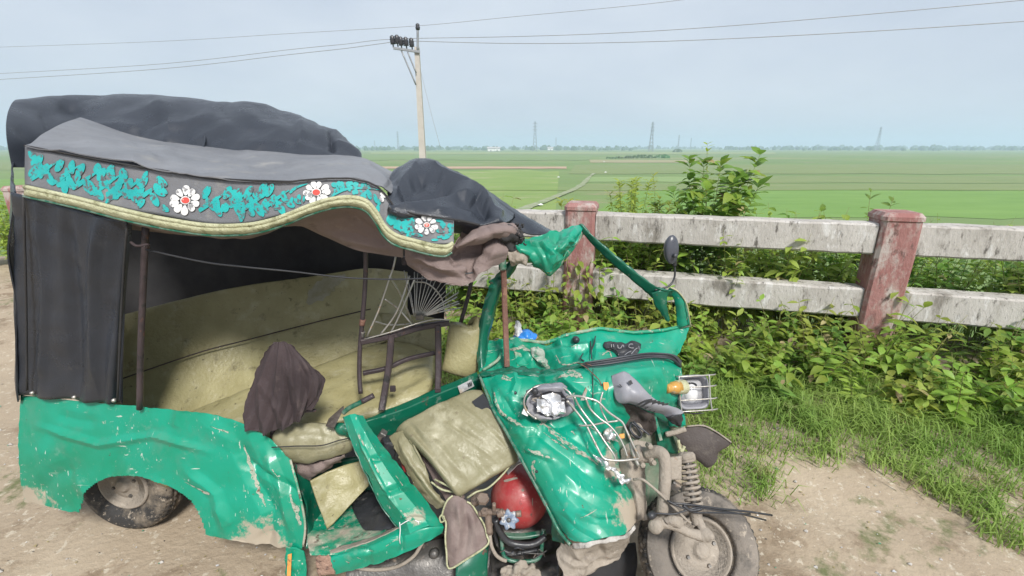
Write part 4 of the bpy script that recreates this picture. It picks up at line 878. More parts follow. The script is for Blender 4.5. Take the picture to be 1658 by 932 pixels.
cushion('seat_roll', [
    [(440, 690, 1.44), (480, 686, 1.44), (515, 684, 1.45), (548, 690, 1.46), (574, 704, 1.47)],
    [(440, 708, 1.40), (480, 706, 1.40), (515, 706, 1.41), (548, 708, 1.43), (573, 714, 1.45)],
    [(440, 728, 1.39), (480, 732, 1.39), (515, 730, 1.40), (548, 724, 1.42), (572, 722, 1.45)],
    [(442, 742, 1.41), (480, 748, 1.41), (515, 744, 1.42), (548, 735, 1.44), (571, 728, 1.46)]], .03, M['cream'], A, (40, 24), [(.006, 16, True), (.004, 9, False)], seed=43, power=6, cr=[([(450, 704), (490, 700), (530, 702), (562, 712)], -.006, 5, .7), ([(470, 690), (480, 712), (476, 735)], -.006, 4, .8), ([(520, 690), (528, 706), (524, 728)], -.006, 4, .8), ([(545, 698), (552, 712)], -.006, 4, .8)])
tube('seat_seam', [(440, 724, 1.352), (480, 722, 1.352), (520, 721, 1.364), (548, 713, 1.39), (566, 709, 1.42)], .0022, M['dark_cloth'], A, 5)
sheet('torn_seat_edge', [[(472, 742, 1.42), (490, 750, 1.415), (515, 748, 1.42), (540, 742, 1.43), (560, 736, 1.44)], [(474, 756, 1.42), (492, 766, 1.41), (512, 766, 1.41), (530, 757, 1.43), (556, 742, 1.45)], [(478, 766, 1.44), (494, 775, 1.43), (508, 774, 1.43), (524, 763, 1.45), (552, 746, 1.47)]], M['brown_cloth'], A, (34, 14), .004, [(.01, 22, True), (.004, 50, False)], .008, seed=44)
sheet('seat_flap', [[(502, 778, 1.40), (530, 764, 1.44), (560, 752, 1.48), (592, 744, 1.52)], [(511, 806, 1.38), (536, 792, 1.42), (566, 776, 1.45), (596, 762, 1.50)], [(521, 832, 1.36), (542, 818, 1.39), (570, 798, 1.43), (598, 778, 1.48)], [(530, 857, 1.35), (545, 842, 1.37), (572, 812, 1.41), (597, 786, 1.47)]], M['olive'], A, (30, 28), .006, [(.006, 9, False), (.003, 20, True)], seed=45)
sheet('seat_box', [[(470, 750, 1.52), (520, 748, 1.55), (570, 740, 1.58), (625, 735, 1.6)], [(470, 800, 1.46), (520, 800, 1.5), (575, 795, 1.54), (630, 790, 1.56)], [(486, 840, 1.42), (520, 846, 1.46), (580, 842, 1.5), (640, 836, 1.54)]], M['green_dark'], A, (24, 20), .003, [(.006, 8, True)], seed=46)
# hanging dark maroon cloth at the left
tri = lambda x: 2 * abs((x % 1) - .5) - .5
sheet('draped_cloth', [
    [(436, 560, 1.40), (442, 556, 1.395), (450, 553, 1.39), (458, 553, 1.39), (466, 555, 1.395), (474, 560, 1.405)],
    [(420, 590, 1.40), (434, 586, 1.38), (450, 584, 1.37), (468, 584, 1.37), (488, 588, 1.375), (508, 594, 1.395)],
    [(404, 630, 1.395), (426, 632, 1.37), (450, 632, 1.36), (474, 628, 1.36), (500, 622, 1.37), (525, 614, 1.39)],
    [(398, 664, 1.385), (422, 670, 1.365), (448, 672, 1.355), (474, 664, 1.355), (498, 652, 1.365), (520, 636, 1.385)],
    [(394, 694, 1.375), (420, 700, 1.36), (446, 698, 1.355), (470, 688, 1.355), (490, 674, 1.365), (506, 660, 1.38)]], M['maroon_cloth'], A, (150, 80), .002, [(.004, 9, False)], .006, 50, sharp=35,
    fn=lambda u, v: (.004 + .022 * v) * tri(u * 4.3 + .3 * math.sin(v * 4)) + (.002 + .005 * v) * tri(u * 9 + v * 1.4), cr=facets(410, 590, 520, 690, 10, .008, 51, (30, 70), (4, 8), 1.4, 1.0))
tube('broken_post', [(440, 715, 1.41), (447, 640, 1.42), (454, 556, 1.41)], .0085, M['ironbar'], A, 8)
tube('curtain_rod', [(488, 666, 1.39), (512, 664, 1.40)], .006, M['ironbar'], A, 8)
# ---------------- partition frame of iron bars
def ib(name, pts, w_, h_=None, m='ironbar'): return bar(name, pts, w_, h_ or w_, M[m], A)
tube('frame_post', [(592, 398, 1.62), (592, 440, 1.62), (590, 480, 1.61), (586, 526, 1.60), (582.5, 568, 1.59), (582, 610, 1.57), (584, 637, 1.55)], .0085, M['ironbar'], A, 10)
for y0, y1 in ((517, 526), (536, 546)): tube('post_collar', [(587.5 - (y0 - 517) * .05, y0, 1.60), (586 - (y0 - 517) * .05, y1, 1.60)], .0108, M['rustbar' if y0 < 530 else 'steel'], A, 10)
ib('frame_rail', [(585, 553, 1.59), (634, 543, 1.62), (679, 530, 1.66), (727, 522, 1.70)], .022); ib('frame_leg', [(634, 541, 1.615), (630, 590, 1.60), (622, 640, 1.57), (618, 664, 1.54)], .023)
ib('frame_leg', [(709, 526, 1.68), (710, 580, 1.66), (709, 632, 1.62)], .023); ib('frame_rail', [(588, 604, 1.64), (625, 596, 1.66), (655, 583, 1.70), (676, 577, 1.72), (704, 571, 1.74)], .019, .015)
box('leg_bracket', W(636, 629, 1.58), (.02, .012, .022), M['ironbar'], A); box('leg_bracket', W(710, 631, 1.61), (.022, .03, .008), M['ironbar'], A)
tube('frame_post', [(766, 440, 1.95), (758, 480, 1.94), (746, 522, 1.92)], .009, M['ironbar'], A, 8); tube('frame_post', [(655, 415, 1.9), (656, 428, 1.9)], .014, M['ironbar'], A)
tube('rail_wire', [(590, 549, 1.585), (634, 537, 1.60), (680, 522, 1.63), (706, 517, 1.66), (728, 518, 1.68)], .0028, M['chrome'], A, 6)
# bent chrome rods
for P in ([(641, 414, 1.62), (637, 432, 1.61), (631, 450, 1.60), (614, 500, 1.59), (594, 545, 1.58)], [(663, 446, 1.62), (657, 466, 1.61), (646, 497, 1.60), (633, 520, 1.60), (616, 541, 1.595)], [(672, 450, 1.64), (662, 474, 1.63), (646, 512, 1.62), (632, 540, 1.61)],
          [(630, 446, 1.61), (648, 476, 1.65), (668, 522, 1.68)], [(623, 484, 1.60), (645, 500, 1.63), (668, 526, 1.64)], [(606, 520, 1.60), (630, 526, 1.66), (668, 524, 1.70)]):
    tube('grille_rod', P, .0036, M['chrome'], A, 6)
hub = (679, 514)
for k in range(17):
    a = math.radians(104 - 92 * (k / 16) + rk.uniform(-2, 2)); L_ = 74 + rk.uniform(-5, 5) - (12 if k > 12 else 0)
    x0 = hub[0] + (k - 8) * 1.1; y0 = hub[1] - abs(k - 7) * .3
    tube('grille_rod', [(x0, y0, 1.66), (x0 + math.cos(a) * L_ * .5, y0 - math.sin(a) * L_ * .5 - 1, 1.68), (x0 + math.cos(a) * L_, y0 - math.sin(a) * L_, 1.71 + .002 * k)], .0016 if k < 12 else .0028, M['chrome'], A, 6)
tube('grille_rod', [(672, 456, 1.70), (690, 458, 1.70), (706, 470, 1.71), (716, 486, 1.72), (722, 512, 1.72)], .0028, M['chrome'], A, 6)
box('grille_hub', W(680, 513, 1.645), (.03, .015, .02), M['steel'], A)
tube('slack_cord', [(236, 404, 1.395), (330, 424, 1.37), (396, 432, 1.36), (469, 439, 1.37), (559, 449, 1.38), (634, 452, 1.38), (709, 449, 1.37), (766, 441, 1.36)], .0026, M['black_plastic'], A, 6)
# ---------------- hanging pad between cab and bench
cushion('hanging_pad', [
    [(730, 520, 1.78), (748, 522, 1.765), (764, 526, 1.76), (772, 508, 1.78)], [(727, 545, 1.765), (746, 546, 1.75), (762, 548, 1.75), (771, 545, 1.77)],
    [(722, 575, 1.745), (742, 578, 1.73), (758, 582, 1.73), (767, 585, 1.75)], [(716, 600, 1.73), (734, 606, 1.715), (750, 611, 1.715), (758, 612, 1.74)]], .09, M['olive'], A, (24, 26), [(.006, 14, False)], seed=52, power=7)
tag(bpy.data.objects['hanging_pad'], 'pale olive arm pad hanging loose')
for k in range(13):
    a = k / 12; tube('pad_stitch', [(733 - 13 * a + 4, 524 + 76 * a, 1.745 - .045 * a), (733 - 13 * a + 8, 526 + 76 * a, 1.735 - .045 * a)], .0018, M['cream'], A, 5)
# ---------------- green cross beam
bm = sheet('cross_beam', [
    [(560, 686, 1.53), (589, 674, 1.56), (625, 662, 1.58), (661, 649, 1.60), (706, 629, 1.62), (745, 613, 1.64), (772, 602, 1.65)],
    [(562, 692, 1.50), (592, 682, 1.53), (628, 671, 1.55), (664, 658, 1.57), (708, 638, 1.59), (748, 622, 1.61), (776, 612, 1.62)],
    [(566, 702, 1.50), (596, 694, 1.53), (632, 683, 1.55), (666, 672, 1.57), (710, 653, 1.59), (750, 636, 1.61), (780, 626, 1.62)],
    [(574, 722, 1.52), (606, 716, 1.55), (640, 708, 1.57), (672, 694, 1.59), (714, 668, 1.61), (752, 650, 1.63), (784, 640, 1.64)]], M['green_dark'], A, (70, 24), .004, [(.002, 14, True)], seed=54, lin='v')
plate('silver_label', [(741, 625, 1.60), (763, 614, 1.61), (768, 625, 1.605), (745, 637, 1.595)], .002, M['alu'], bm)
for k in range(3): plate('label_print', [(757 + k * 2.4, 620.5 - k * 1.2, 1.600), (758.3 + k * 2.4, 620 - k * 1.2, 1.600), (760 + k * 2.4, 626 - k * 1.2, 1.597), (758.7 + k * 2.4, 626.6 - k * 1.2, 1.597)], .001, M['black_plastic'], bm)
# ---------------- driver seat cushion
cushion('driver_cushion', [
    [(640, 702, 1.50), (680, 680, 1.53), (720, 658, 1.56), (756, 638, 1.58), (782, 632, 1.58)],
    [(662, 716, 1.44), (700, 696, 1.47), (740, 676, 1.50), (776, 660, 1.52), (802, 660, 1.52)],
    [(690, 742, 1.38), (726, 724, 1.41), (762, 708, 1.44), (798, 694, 1.46), (820, 694, 1.46)],
    [(716, 774, 1.34), (748, 758, 1.36), (782, 744, 1.39), (812, 728, 1.42), (832, 722, 1.43)],
    [(742, 804, 1.32), (764, 792, 1.33), (790, 776, 1.36), (814, 756, 1.40), (834, 738, 1.43)]], .085, M['cream'], A, (90, 80), [(.0015, 18, True), (.006, 6, False)], seed=56, power=12, back=.8, cr=facets(670, 660, 820, 780, 14, .004, 17, (30, 80), (3, 7), .75, .9) + [([(660, 706), (690, 735), (720, 765), (748, 795)], .010, 7, .7), ([(690, 690), (740, 730), (790, 765)], -.006, 10, .6), ([(720, 665), (770, 705), (815, 735)], .006, 9, .7), ([(745, 645), (790, 690), (825, 715)], -.006, 7, .7), ([(650, 700), (690, 682), (730, 662)], .007, 6, .6), ([(672, 700), (690, 725), (712, 742)], -.007, 5, .8), ([(760, 790), (790, 765), (828, 735)], .007, 6, .6), ([(700, 720), (712, 716), (728, 730), (735, 745)], -.005, 4, .8), ([(668, 690), (712, 728), (752, 768)], .005, 4, .85), ([(700, 676), (752, 714), (806, 748)], .004, 4, .85), ([(735, 655), (775, 682), (822, 728)], .004, 4, .85), ([(676, 708), (706, 746), (734, 776)], -.006, 4, .8), ([(768, 640), (790, 668), (812, 690)], .004, 4, .8)])
sheet('torn_cushion_cover', [
    [(630, 708, 1.47), (640, 700, 1.47), (652, 698, 1.46), (664, 706, 1.44)], [(638, 724, 1.44), (648, 722, 1.43), (660, 722, 1.42), (672, 728, 1.40)],
    [(648, 744, 1.41), (660, 746, 1.39), (672, 748, 1.385), (684, 754, 1.37)], [(662, 770, 1.38), (674, 774, 1.36), (686, 776, 1.35), (698, 784, 1.345)],
    [(682, 800, 1.35), (694, 802, 1.33), (704, 802, 1.325), (714, 806, 1.325)], [(706, 824, 1.33), (714, 822, 1.32), (720, 818, 1.315), (726, 816, 1.315)]], M['cream'], A, (40, 80), .005, [(.003, 20, True), (.004, 9, False)], .005, seed=57, cr=[([(645, 712), (665, 750), (695, 790), (715, 815)], .008, 4, .8), ([(655, 705), (680, 750), (705, 795)], -.008, 4, .8)])
sheet('cushion_foam', [[(664, 710, 1.46), (680, 722, 1.44), (696, 736, 1.42)], [(684, 745, 1.42), (706, 756, 1.40), (724, 770, 1.38)], [(706, 786, 1.37), (726, 790, 1.36), (744, 798, 1.34)], [(724, 815, 1.34), (738, 812, 1.335), (750, 808, 1.33)]], M['brown_cloth'], A, (20, 30), .01, [(.01, 14, True)], seed=58)
tube('cushion_bolster', [(700, 744, 1.39), (716, 760, 1.365), (732, 776, 1.345), (742, 788, 1.335)], [.004, .01, .011, .005], mat('pale_blue_cloth', (.28, .34, .46), (.36, .42, .52), 20, .8), A, 8)
for P in ([(698, 780, 1.345), (715, 792, 1.325), (735, 797, 1.32), (748, 803, 1.315)], [(704, 776, 1.34), (724, 786, 1.325), (742, 796, 1.315)], [(756, 806, 1.31), (772, 796, 1.31), (790, 790, 1.33), (812, 770, 1.36), (830, 748, 1.40)]): tube('torn_hem', P, .0035, M['piping'], A, 6)
plate('black_panel', [(764, 650, 1.50), (782, 637, 1.50), (812, 682, 1.44), (796, 697, 1.44)], .004, M['black_plastic'], A)
box('battery_block', W(628, 722, 1.47), (.05, .06, .06), M['black_plastic'], A, Matrix.Rotation(.5, 3, 'Z') @ Matrix.Rotation(.3, 3, 'Y')); box('battery_block', W(617, 707, 1.49), (.025, .03, .05), M['steel'], A, Matrix.Rotation(.6, 3, 'Y'))
plate('red_strip', [(648, 748, 1.42), (656, 750, 1.41), (662, 764, 1.40), (655, 764, 1.405)], .004, M['red'], A)
# ---------------- rear quarter, floor, sill and bent door post
arch = lambda u, v: ((u - .37) / .19) ** 2 + ((v - 1.08) / .60) ** 2 < 1
qp = sheet('quarter_panel', [
    [(30, 640, 1.54), (130, 650, 1.49), (240, 660, 1.44), (350, 672, 1.41), (420, 700, 1.38), (470, 744, 1.36)],
    [(30, 720, 1.50), (130, 735, 1.45), (240, 750, 1.40), (350, 762, 1.36), (425, 775, 1.34), (484, 795, 1.32)],
    [(34, 768, 1.49), (134, 782, 1.43), (244, 799, 1.375), (352, 812, 1.33), (428, 830, 1.31), (494, 848, 1.295)],
    [(40, 812, 1.48), (140, 830, 1.42), (250, 850, 1.36), (354, 868, 1.31), (430, 884, 1.29), (490, 886, 1.285)]],
    M['green'], A, (200, 110), .002, [(.008, 3, False)], .003, 60, drop=arch, sharp=22, cr=facets(50, 660, 480, 890, 30, .009, 36, (40, 130), (7, 18)) + [([(60, 690), (160, 720), (250, 705), (340, 730)], .012, 6, .85), ([(380, 700), (410, 770), (440, 830), (430, 900)], -.020, 12, .7), ([(430, 730), (455, 790), (470, 860)], .014, 8, .8), ([(60, 800), (90, 770), (120, 760)], -.014, 14, .6), ([(300, 760), (350, 800), (370, 870)], .012, 9, .8), ([(390, 750), (440, 770), (484, 800)], -.012, 7, .8)])
tag(qp, 'dented green rear quarter with wheel arch')
tube('panel_flange', [(470, 744, 1.355), (484, 795, 1.315), (494, 848, 1.29), (491, 884, 1.28)], .004, M['green_dusty'], qp, 6)
sheet('torn_body_strip', [[(462, 884, 1.28), (478, 886, 1.275), (492, 892, 1.28)], [(462, 912, 1.265), (480, 912, 1.26), (496, 914, 1.265)], [(462, 944, 1.25), (480, 944, 1.245), (497, 944, 1.25)]], M['green'], A, (16, 16), .003, [(.005, 25, True)], .004, 61)
plate('orange_strip', [(466, 898, 1.262), (472, 896, 1.262), (470, 940, 1.24), (464, 942, 1.24)], .002, M['orange'], A)
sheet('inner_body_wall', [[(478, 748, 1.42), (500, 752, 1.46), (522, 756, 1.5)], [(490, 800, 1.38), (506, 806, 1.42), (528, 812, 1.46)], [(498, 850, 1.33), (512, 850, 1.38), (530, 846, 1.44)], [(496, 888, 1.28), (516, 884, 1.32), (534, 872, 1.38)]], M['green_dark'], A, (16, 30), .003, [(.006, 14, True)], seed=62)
flr = sheet('floor_pan', [[(486, 800, 1.52), (540, 798, 1.55), (600, 798, 1.56), (670, 812, 1.56)], [(494, 836, 1.40), (545, 838, 1.42), (600, 834, 1.42), (655, 832, 1.42)], [(498, 872, 1.29), (545, 872, 1.30), (596, 862, 1.31), (652, 848, 1.32)], [(502, 898, 1.22), (548, 894, 1.225), (596, 880, 1.235), (650, 857, 1.25)]], M['green_dusty'], A, (50, 36), .004, [(.008, 9, True), (.004, 22, False)], .003, 63)
sheet('floor_mat', [[(566, 800, 1.54), (610, 790, 1.54), (650, 792, 1.53)], [(572, 826, 1.43), (612, 816, 1.43), (646, 820, 1.40)], [(586, 852, 1.345), (614, 846, 1.34), (644, 842, 1.33)], [(604, 862, 1.305), (622, 858, 1.305), (642, 852, 1.30)]], M['black_plastic'], A, (26, 26), .004, [(.006, 18, True)], .003, 64)
sill = sheet('door_sill', [
    [(530, 898, 1.232), (562, 889, 1.235), (596, 878, 1.24), (646, 855, 1.25), (690, 846, 1.262), (718, 850, 1.27)],
    [(532, 906, 1.215), (564, 896, 1.213), (600, 886, 1.215), (648, 866, 1.222), (692, 854, 1.24), (719, 853, 1.262)],
    [(536, 918, 1.21), (568, 909, 1.206), (604, 899, 1.207), (652, 880, 1.214), (694, 864, 1.235), (718, 857, 1.262)],
    [(541, 931, 1.215), (572, 924, 1.21), (608, 913, 1.21), (656, 896, 1.217), (694, 876, 1.237), (716, 862, 1.265)]], M['green'], A, (120, 36), .003, [(.003, 7, False)], .003, 65, sharp=22, cr=facets(545, 870, 700, 925, 10, .004, 39, (12, 40), (3, 8)) + [([(590, 880), (600, 895), (598, 918)], -.006, 4, .8), ([(648, 858), (652, 880), (650, 898)], -.008, 4, .8), ([(560, 900), (600, 898), (640, 880)], .003, 5, .8)])
sheet('sill_dust_ledge', [[(512, 896, 1.238), (560, 881, 1.26), (600, 870, 1.27), (648, 850, 1.275)], [(514, 902, 1.226), (562, 888, 1.232), (598, 876.5, 1.238), (648, 853, 1.246)]], M['mud'], sill, (30, 8), .003, [(.002, 30, False)], .003, 66)
sheet('rusty_bracket', [[(510, 902, 1.215), (522, 899, 1.212), (532, 900, 1.214)], [(512, 918, 1.21), (526, 916, 1.205), (538, 916, 1.21)], [(516, 934, 1.21), (530, 932, 1.205), (543, 931, 1.21)]], mat('flaking_rust', (.25, .15, .11), (.36, .24, .18), 30, .9, bump=.8, bscale=90, spots=[((.10, .06, .05), 40, .6, .06, .9)]), A, (14, 14), .006, [(.004, 40, True)], .004, 67)
dp = sheet('bent_door_post', [
    [(556, 674, 1.42), (566, 671, 1.405), (576, 670, 1.405), (588, 672, 1.43)],
    [(566, 705, 1.385), (577, 700, 1.365), (588, 695, 1.37), (600, 693, 1.41)],
    [(579, 737, 1.35), (592, 733, 1.325), (606, 727, 1.335), (622, 723, 1.385)],
    [(600, 781, 1.31), (614, 777, 1.28), (632, 768, 1.295), (652, 763, 1.35)],
    [(616, 815, 1.285), (636, 812, 1.25), (658, 802, 1.265), (682, 801, 1.315)],
    [(642, 850, 1.255), (656, 842, 1.225), (684, 834, 1.235), (708, 836, 1.275)],
    [(648, 868, 1.225), (664, 864, 1.21), (694, 850, 1.23), (719, 855, 1.27)]], M['green'], A, (49, 150), .003, [(.001, 14, False)], .003, 68, lin='u', sharp=20, cr=facets(570, 690, 700, 850, 12, .005, 38, (15, 50), (3, 8)) + [([(579, 705), (592, 733), (614, 777), (640, 820)], .006, 3, .9), ([(600, 745), (612, 742), (622, 735)], -.008, 5, .7), ([(622, 800), (645, 790), (665, 782)], -.010, 6, .7), ([(648, 846), (670, 838), (700, 842)], -.008, 4, .8)])
tag(dp, 'bent green door post folded over the sill')
sheet('post_inner_face', [[(556, 674, 1.425), (562, 676, 1.48)], [(579, 737, 1.355), (586, 742, 1.42)], [(600, 781, 1.315), (606, 786, 1.38)], [(616, 815, 1.29), (622, 818, 1.35)], [(643, 852, 1.26), (644, 850, 1.31)]], M['green_dark'], A, (6, 30), .003, [(.003, 20, True)], .003, 69)
for P in ([(647, 845, 1.212), (648, 858, 1.205), (647, 872, 1.20), (648, 880, 1.205)], [(648, 850, 1.21), (656, 845, 1.21), (662, 842, 1.213)], [(672, 842, 1.222), (677, 845, 1.222), (678, 849, 1.222)]): tube('bare_crease', P, .0016, M['white'], dp, 5)
tube('cut_tube', [(556, 668, 1.42), (566, 660, 1.42), (582, 652, 1.425), (603, 641, 1.43)], .0085, M['green_dark'], A, 10); tube('tube_end', [(586, 650, 1.418), (605, 640, 1.43)], .0095, M['ironbar'], A, 10)
plate('torn_shard', [(527, 690, 1.40), (532, 678, 1.40), (556, 657, 1.42), (557, 662, 1.42), (540, 694, 1.40)], .003, M['flap'], A)
sheet('crumpled_corner', [[(540, 684, 1.44), (556, 686, 1.43), (574, 690, 1.44)], [(542, 698, 1.43), (558, 700, 1.42), (575, 704, 1.43)], [(552, 708, 1.44), (566, 712, 1.44), (578, 714, 1.45)]], M['green_dark'], A, (14, 12), .004, [(.012, 25, True)], .005, 70)
# under body
sheet('fender_light_block', [[(-1.75, 1.86, .50), (-1.35, 1.84, .50), (-.95, 1.72, .46), (-.72, 1.62, .42)], [(-1.75, 1.88, .33), (-1.35, 1.86, .33), (-.95, 1.74, .32), (-.72, 1.64, .30)], [(-1.75, 1.88, .12), (-1.35, 1.86, .12), (-.95, 1.74, .12), (-.72, 1.64, .12)]], M['steel'], A, (30, 20), .004, [(.01, 8, True)], seed=701, world=True)  # dark sheet added behind the quarter panel to block light
sheet('underbody_light_block', [[(-1.75, 1.62, .20), (-1.2, 1.60, .19), (-.7, 1.42, .18), (-.2, 1.36, .17), (.25, 1.36, .17)], [(-1.75, 2.0, .20), (-1.2, 1.98, .19), (-.7, 1.9, .18), (-.2, 1.8, .17), (.3, 1.7, .17)], [(-1.7, 2.4, .20), (-1.2, 2.36, .19), (-.7, 2.3, .18), (-.2, 2.1, .17), (.3, 1.95, .17)]], M['steel'], A, (30, 20), .004, [(.006, 6, True)], seed=702, world=True)  # added sheet that blocks light and deepens the shadow on the ground
tube('rear_axle', [W(212, 776, 1.66), W(212, 776, 1.66) + Vector((.05, .35, .02)), W(212, 776, 1.66) + Vector((.1, .7, .02))], .022, M['mud'], A, 10, world=True)
sheet('belly_shade_plate', [[(560, 905, 1.32), (640, 893, 1.34), (720, 868, 1.38), (800, 860, 1.42)], [(560, 930, 1.26), (640, 918, 1.28), (715, 905, 1.30), (800, 900, 1.34)], [(560, 990, 1.2), (640, 985, 1.22), (720, 980, 1.22), (800, 985, 1.24)]], M['steel'], A, (40, 20), .003, [(.004, 12, True)], seed=71)  # dark plate added so the underside reads as deep shade
tube('loose_cable', [(522, 902, 1.30), (560, 914, 1.27), (600, 922, 1.255), (640, 918, 1.25), (668, 902, 1.25), (682, 882, 1.26), (690, 868, 1.28)], .006, M['mud'], A, 8)
lathe('belly_bolt', W(628, 905, 1.285), (0, -.8, .6), [(0, .01), (.008, .01), (.01, .004), (.01, -.01)], M['black_plastic'], A, 8); lathe('belly_bolt', W(703, 896, 1.30), (0, -.8, .6), [(0, .016), (.01, .016), (.016, .006), (.018, -.01)], M['steel'], A, 10)
gp = sheet('chassis_plate', [[(738, 908, 1.25), (770, 890, 1.27), (792, 878, 1.29)], [(738, 930, 1.22), (766, 920, 1.24), (790, 906, 1.27)], [(738, 960, 1.2), (764, 952, 1.22), (790, 944, 1.25)]], M['green_dark'], A, (16, 16), .003, [(.004, 14, True)], seed=72)
# hanging brown cloth with pale hem
hc = sheet('hanging_cloth', [
    [(716, 832, 1.285), (724, 812, 1.29), (733, 802, 1.295), (748, 806, 1.295), (764, 817, 1.295)],
    [(722, 846, 1.265), (730, 836, 1.262), (742, 830, 1.262), (758, 830, 1.268), (774, 832, 1.28)],
    [(721, 870, 1.245), (732, 866, 1.235), (746, 860, 1.25), (766, 856, 1.25), (785, 852, 1.265)],
    [(723, 894, 1.23), (734, 890, 1.225), (750, 884, 1.232), (770, 876, 1.238), (788, 868, 1.25)],
    [(728, 919, 1.22), (740, 914, 1.212), (754, 905, 1.218), (772, 893, 1.225), (789, 881, 1.24)]], M['brown_cloth'], A, (50, 70), .003, [(.002, 20, True), (.004, 12, False)], .001, 73, cr=[([(740, 808), (745, 850), (738, 905)], .009, 5, .7), ([(752, 812), (757, 860), (752, 900)], -.008, 5, .7), ([(762, 822), (770, 860), (775, 885)], .007, 5, .7)])
tube('hem', [(733, 802, 1.287), (723, 812, 1.277), (716, 834, 1.272), (722, 846, 1.256), (721, 870, 1.238), (723, 894, 1.223), (727, 920, 1.213), (754, 906, 1.212), (789, 882, 1.234), (788, 866, 1.246), (784, 850, 1.257), (773, 831, 1.272), (764, 817, 1.287), (756, 812, 1.289)], .0032, M['piping'], hc, 7, 90)
tube('hem_curl', [(716, 832, 1.272), (712, 838, 1.268), (714, 845, 1.264), (720, 842, 1.262), (718, 835, 1.262)], .003, M['piping'], hc, 7)
# ---------------- gas cylinder and plumbing
cax = Vector((-.30, -.95, .02)).normalized(); cc = W(841, 805, 1.40); R_ = .103
cyl = lathe('gas_cylinder', cc, cax, [(.001, R_ * .98)] + [(R_ * math.sin(a), R_ * .98 * math.cos(a)) for a in [i * math.pi / 24 for i in range(1, 13)]] + [(R_, -.1), (R_, -.35), (R_ * .8, -.43), (0, -.46)], M['red'], A, 48)
tag(cyl, 'worn red gas cylinder with valve')
nose = cc + cax * R_ * .98
lathe('cylinder_neck', nose, cax, [(.02, -.012), (.02, .012), (.014, .016), (.014, .03), (0, .03)], M['brass'], cyl, 14)
hw = W(824, 841, 1.245); wa = (hw - nose).normalized()
star = lathe('valve_handwheel', hw, Vector((-.1, -.8, .45)), [(0, .004), (.006, .004), (.008, .008), (.020, .007), (.026, .006), (.029, .0), (.026, -.006), (.008, -.007), (0, -.007)], M['bluecap'], cyl, 42, fn=lambda a, i, r, h: (r * (1 + (.17 * math.cos(7 * a) if r > .018 else 0)), h))
lathe('wheel_nut', hw + Vector((-.1, -.8, .45)).normalized() * .006, Vector((-.1, -.8, .45)), [(0, .006), (.006, .006), (.008, .002), (.008, -.002)], M['steel'], cyl, 8)
tube('valve_stem', [hw, hw.lerp(nose, .5), nose], .009, M['steel'], cyl, 10, world=True)
for P, r in (([(776, 832, 1.27), (790, 829, 1.265), (806, 828, 1.26), (822, 832, 1.26)], .010), ([(790, 826, 1.27), (791, 845, 1.26), (793, 862, 1.25)], .0115), ([(768, 812, 1.30), (778, 806, 1.29), (788, 808, 1.285)], .017), ([(800, 832, 1.255), (800, 815, 1.255)], .006), ([(806, 832, 1.255), (815, 829, 1.255)], .0125), ([(836, 832, 1.25), (844, 831, 1.25)], .010)):
    tube('pipe_fitting', P, r, M['brass'], A, 10, rough=.001)
for x, y, r in ((791, 850, .0145), (792, 862, .013), (785, 829, .014), (782, 808, .020)): lathe('pipe_nut', W(x, y, 1.262), (.1, -.2, 1), [(r, -.006), (r, .006)], M['brass'], A, 6, sharp=True)
tube('copper_pipe', [(793, 866, 1.25), (796, 884, 1.24), (803, 898, 1.235), (812, 905, 1.235), (820, 908, 1.235)], .006, M['mud'], A, 8)
tube('rubber_hose', [(802, 840, 1.27), (808, 858, 1.265), (822, 876, 1.26), (845, 882, 1.26), (866, 880, 1.265), (884, 868, 1.28)], .011, M['black_plastic'], A, 10)
tube('rubber_hose', [(800, 848, 1.30), (806, 880, 1.29), (826, 896, 1.28), (850, 894, 1.285), (872, 890, 1.29)], .008, M['black_plastic'], A, 10)
tube('cylinder_cradle', [(812, 858, 1.29), (813, 884, 1.265), (817, 901, 1.25), (830, 908, 1.245), (852, 909, 1.245), (868, 906, 1.25), (876, 896, 1.26), (878, 872, 1.28), (880, 856, 1.30)], .007, M['green_dark'], A, 8)
bar('cradle_rail', [(810, 866, 1.30), (845, 868, 1.30), (884, 862, 1.31)], .02, .012, M['green_dark'], A)
sheet('floor_tunnel', [[(790, 872, 1.42), (830, 870, 1.42), (870, 866, 1.42), (910, 868, 1.42)], [(795, 902, 1.32), (830, 904, 1.32), (870, 902, 1.32), (905, 896, 1.32)], [(795, 940, 1.22), (830, 938, 1.22), (870, 936, 1.22), (905, 934, 1.22)]], M['steel'], A, (30, 24), .003, [(.012, 16, True), (.006, 30, True)], seed=74)
sheet('crumpled_foil', [[(815, 916, 1.225), (838, 912, 1.225), (866, 914, 1.225)], [(812, 926, 1.21), (840, 922, 1.205), (872, 922, 1.21)], [(808, 938, 1.20), (840, 936, 1.195), (876, 934, 1.20)]], M['mud'], A, (24, 14), .002, [(.016, 34, True), (.006, 70, True)], .008, 75)
for k in range(9):
    x, y = rk.uniform(812, 884), rk.uniform(884, 916); tube('wiring', [(x, y, 1.26), (x + rk.uniform(-12, 12), y + rk.uniform(-9, 9), 1.245), (x + rk.uniform(-22, 22), y + rk.uniform(-9, 9), 1.25)], .0018, M[rk.choice(['black_plastic', 'steel', 'seal'])], A, 5)
# grey metal behind the cylinder
sheet('cylinder_strap', [[(815, 762, 1.44), (834, 742, 1.45), (848, 736, 1.45)], [(822, 768, 1.40), (838, 752, 1.40), (850, 748, 1.40)]], M['alu'], A, (16, 6), .003, [(.002, 20, True)], seed=76)
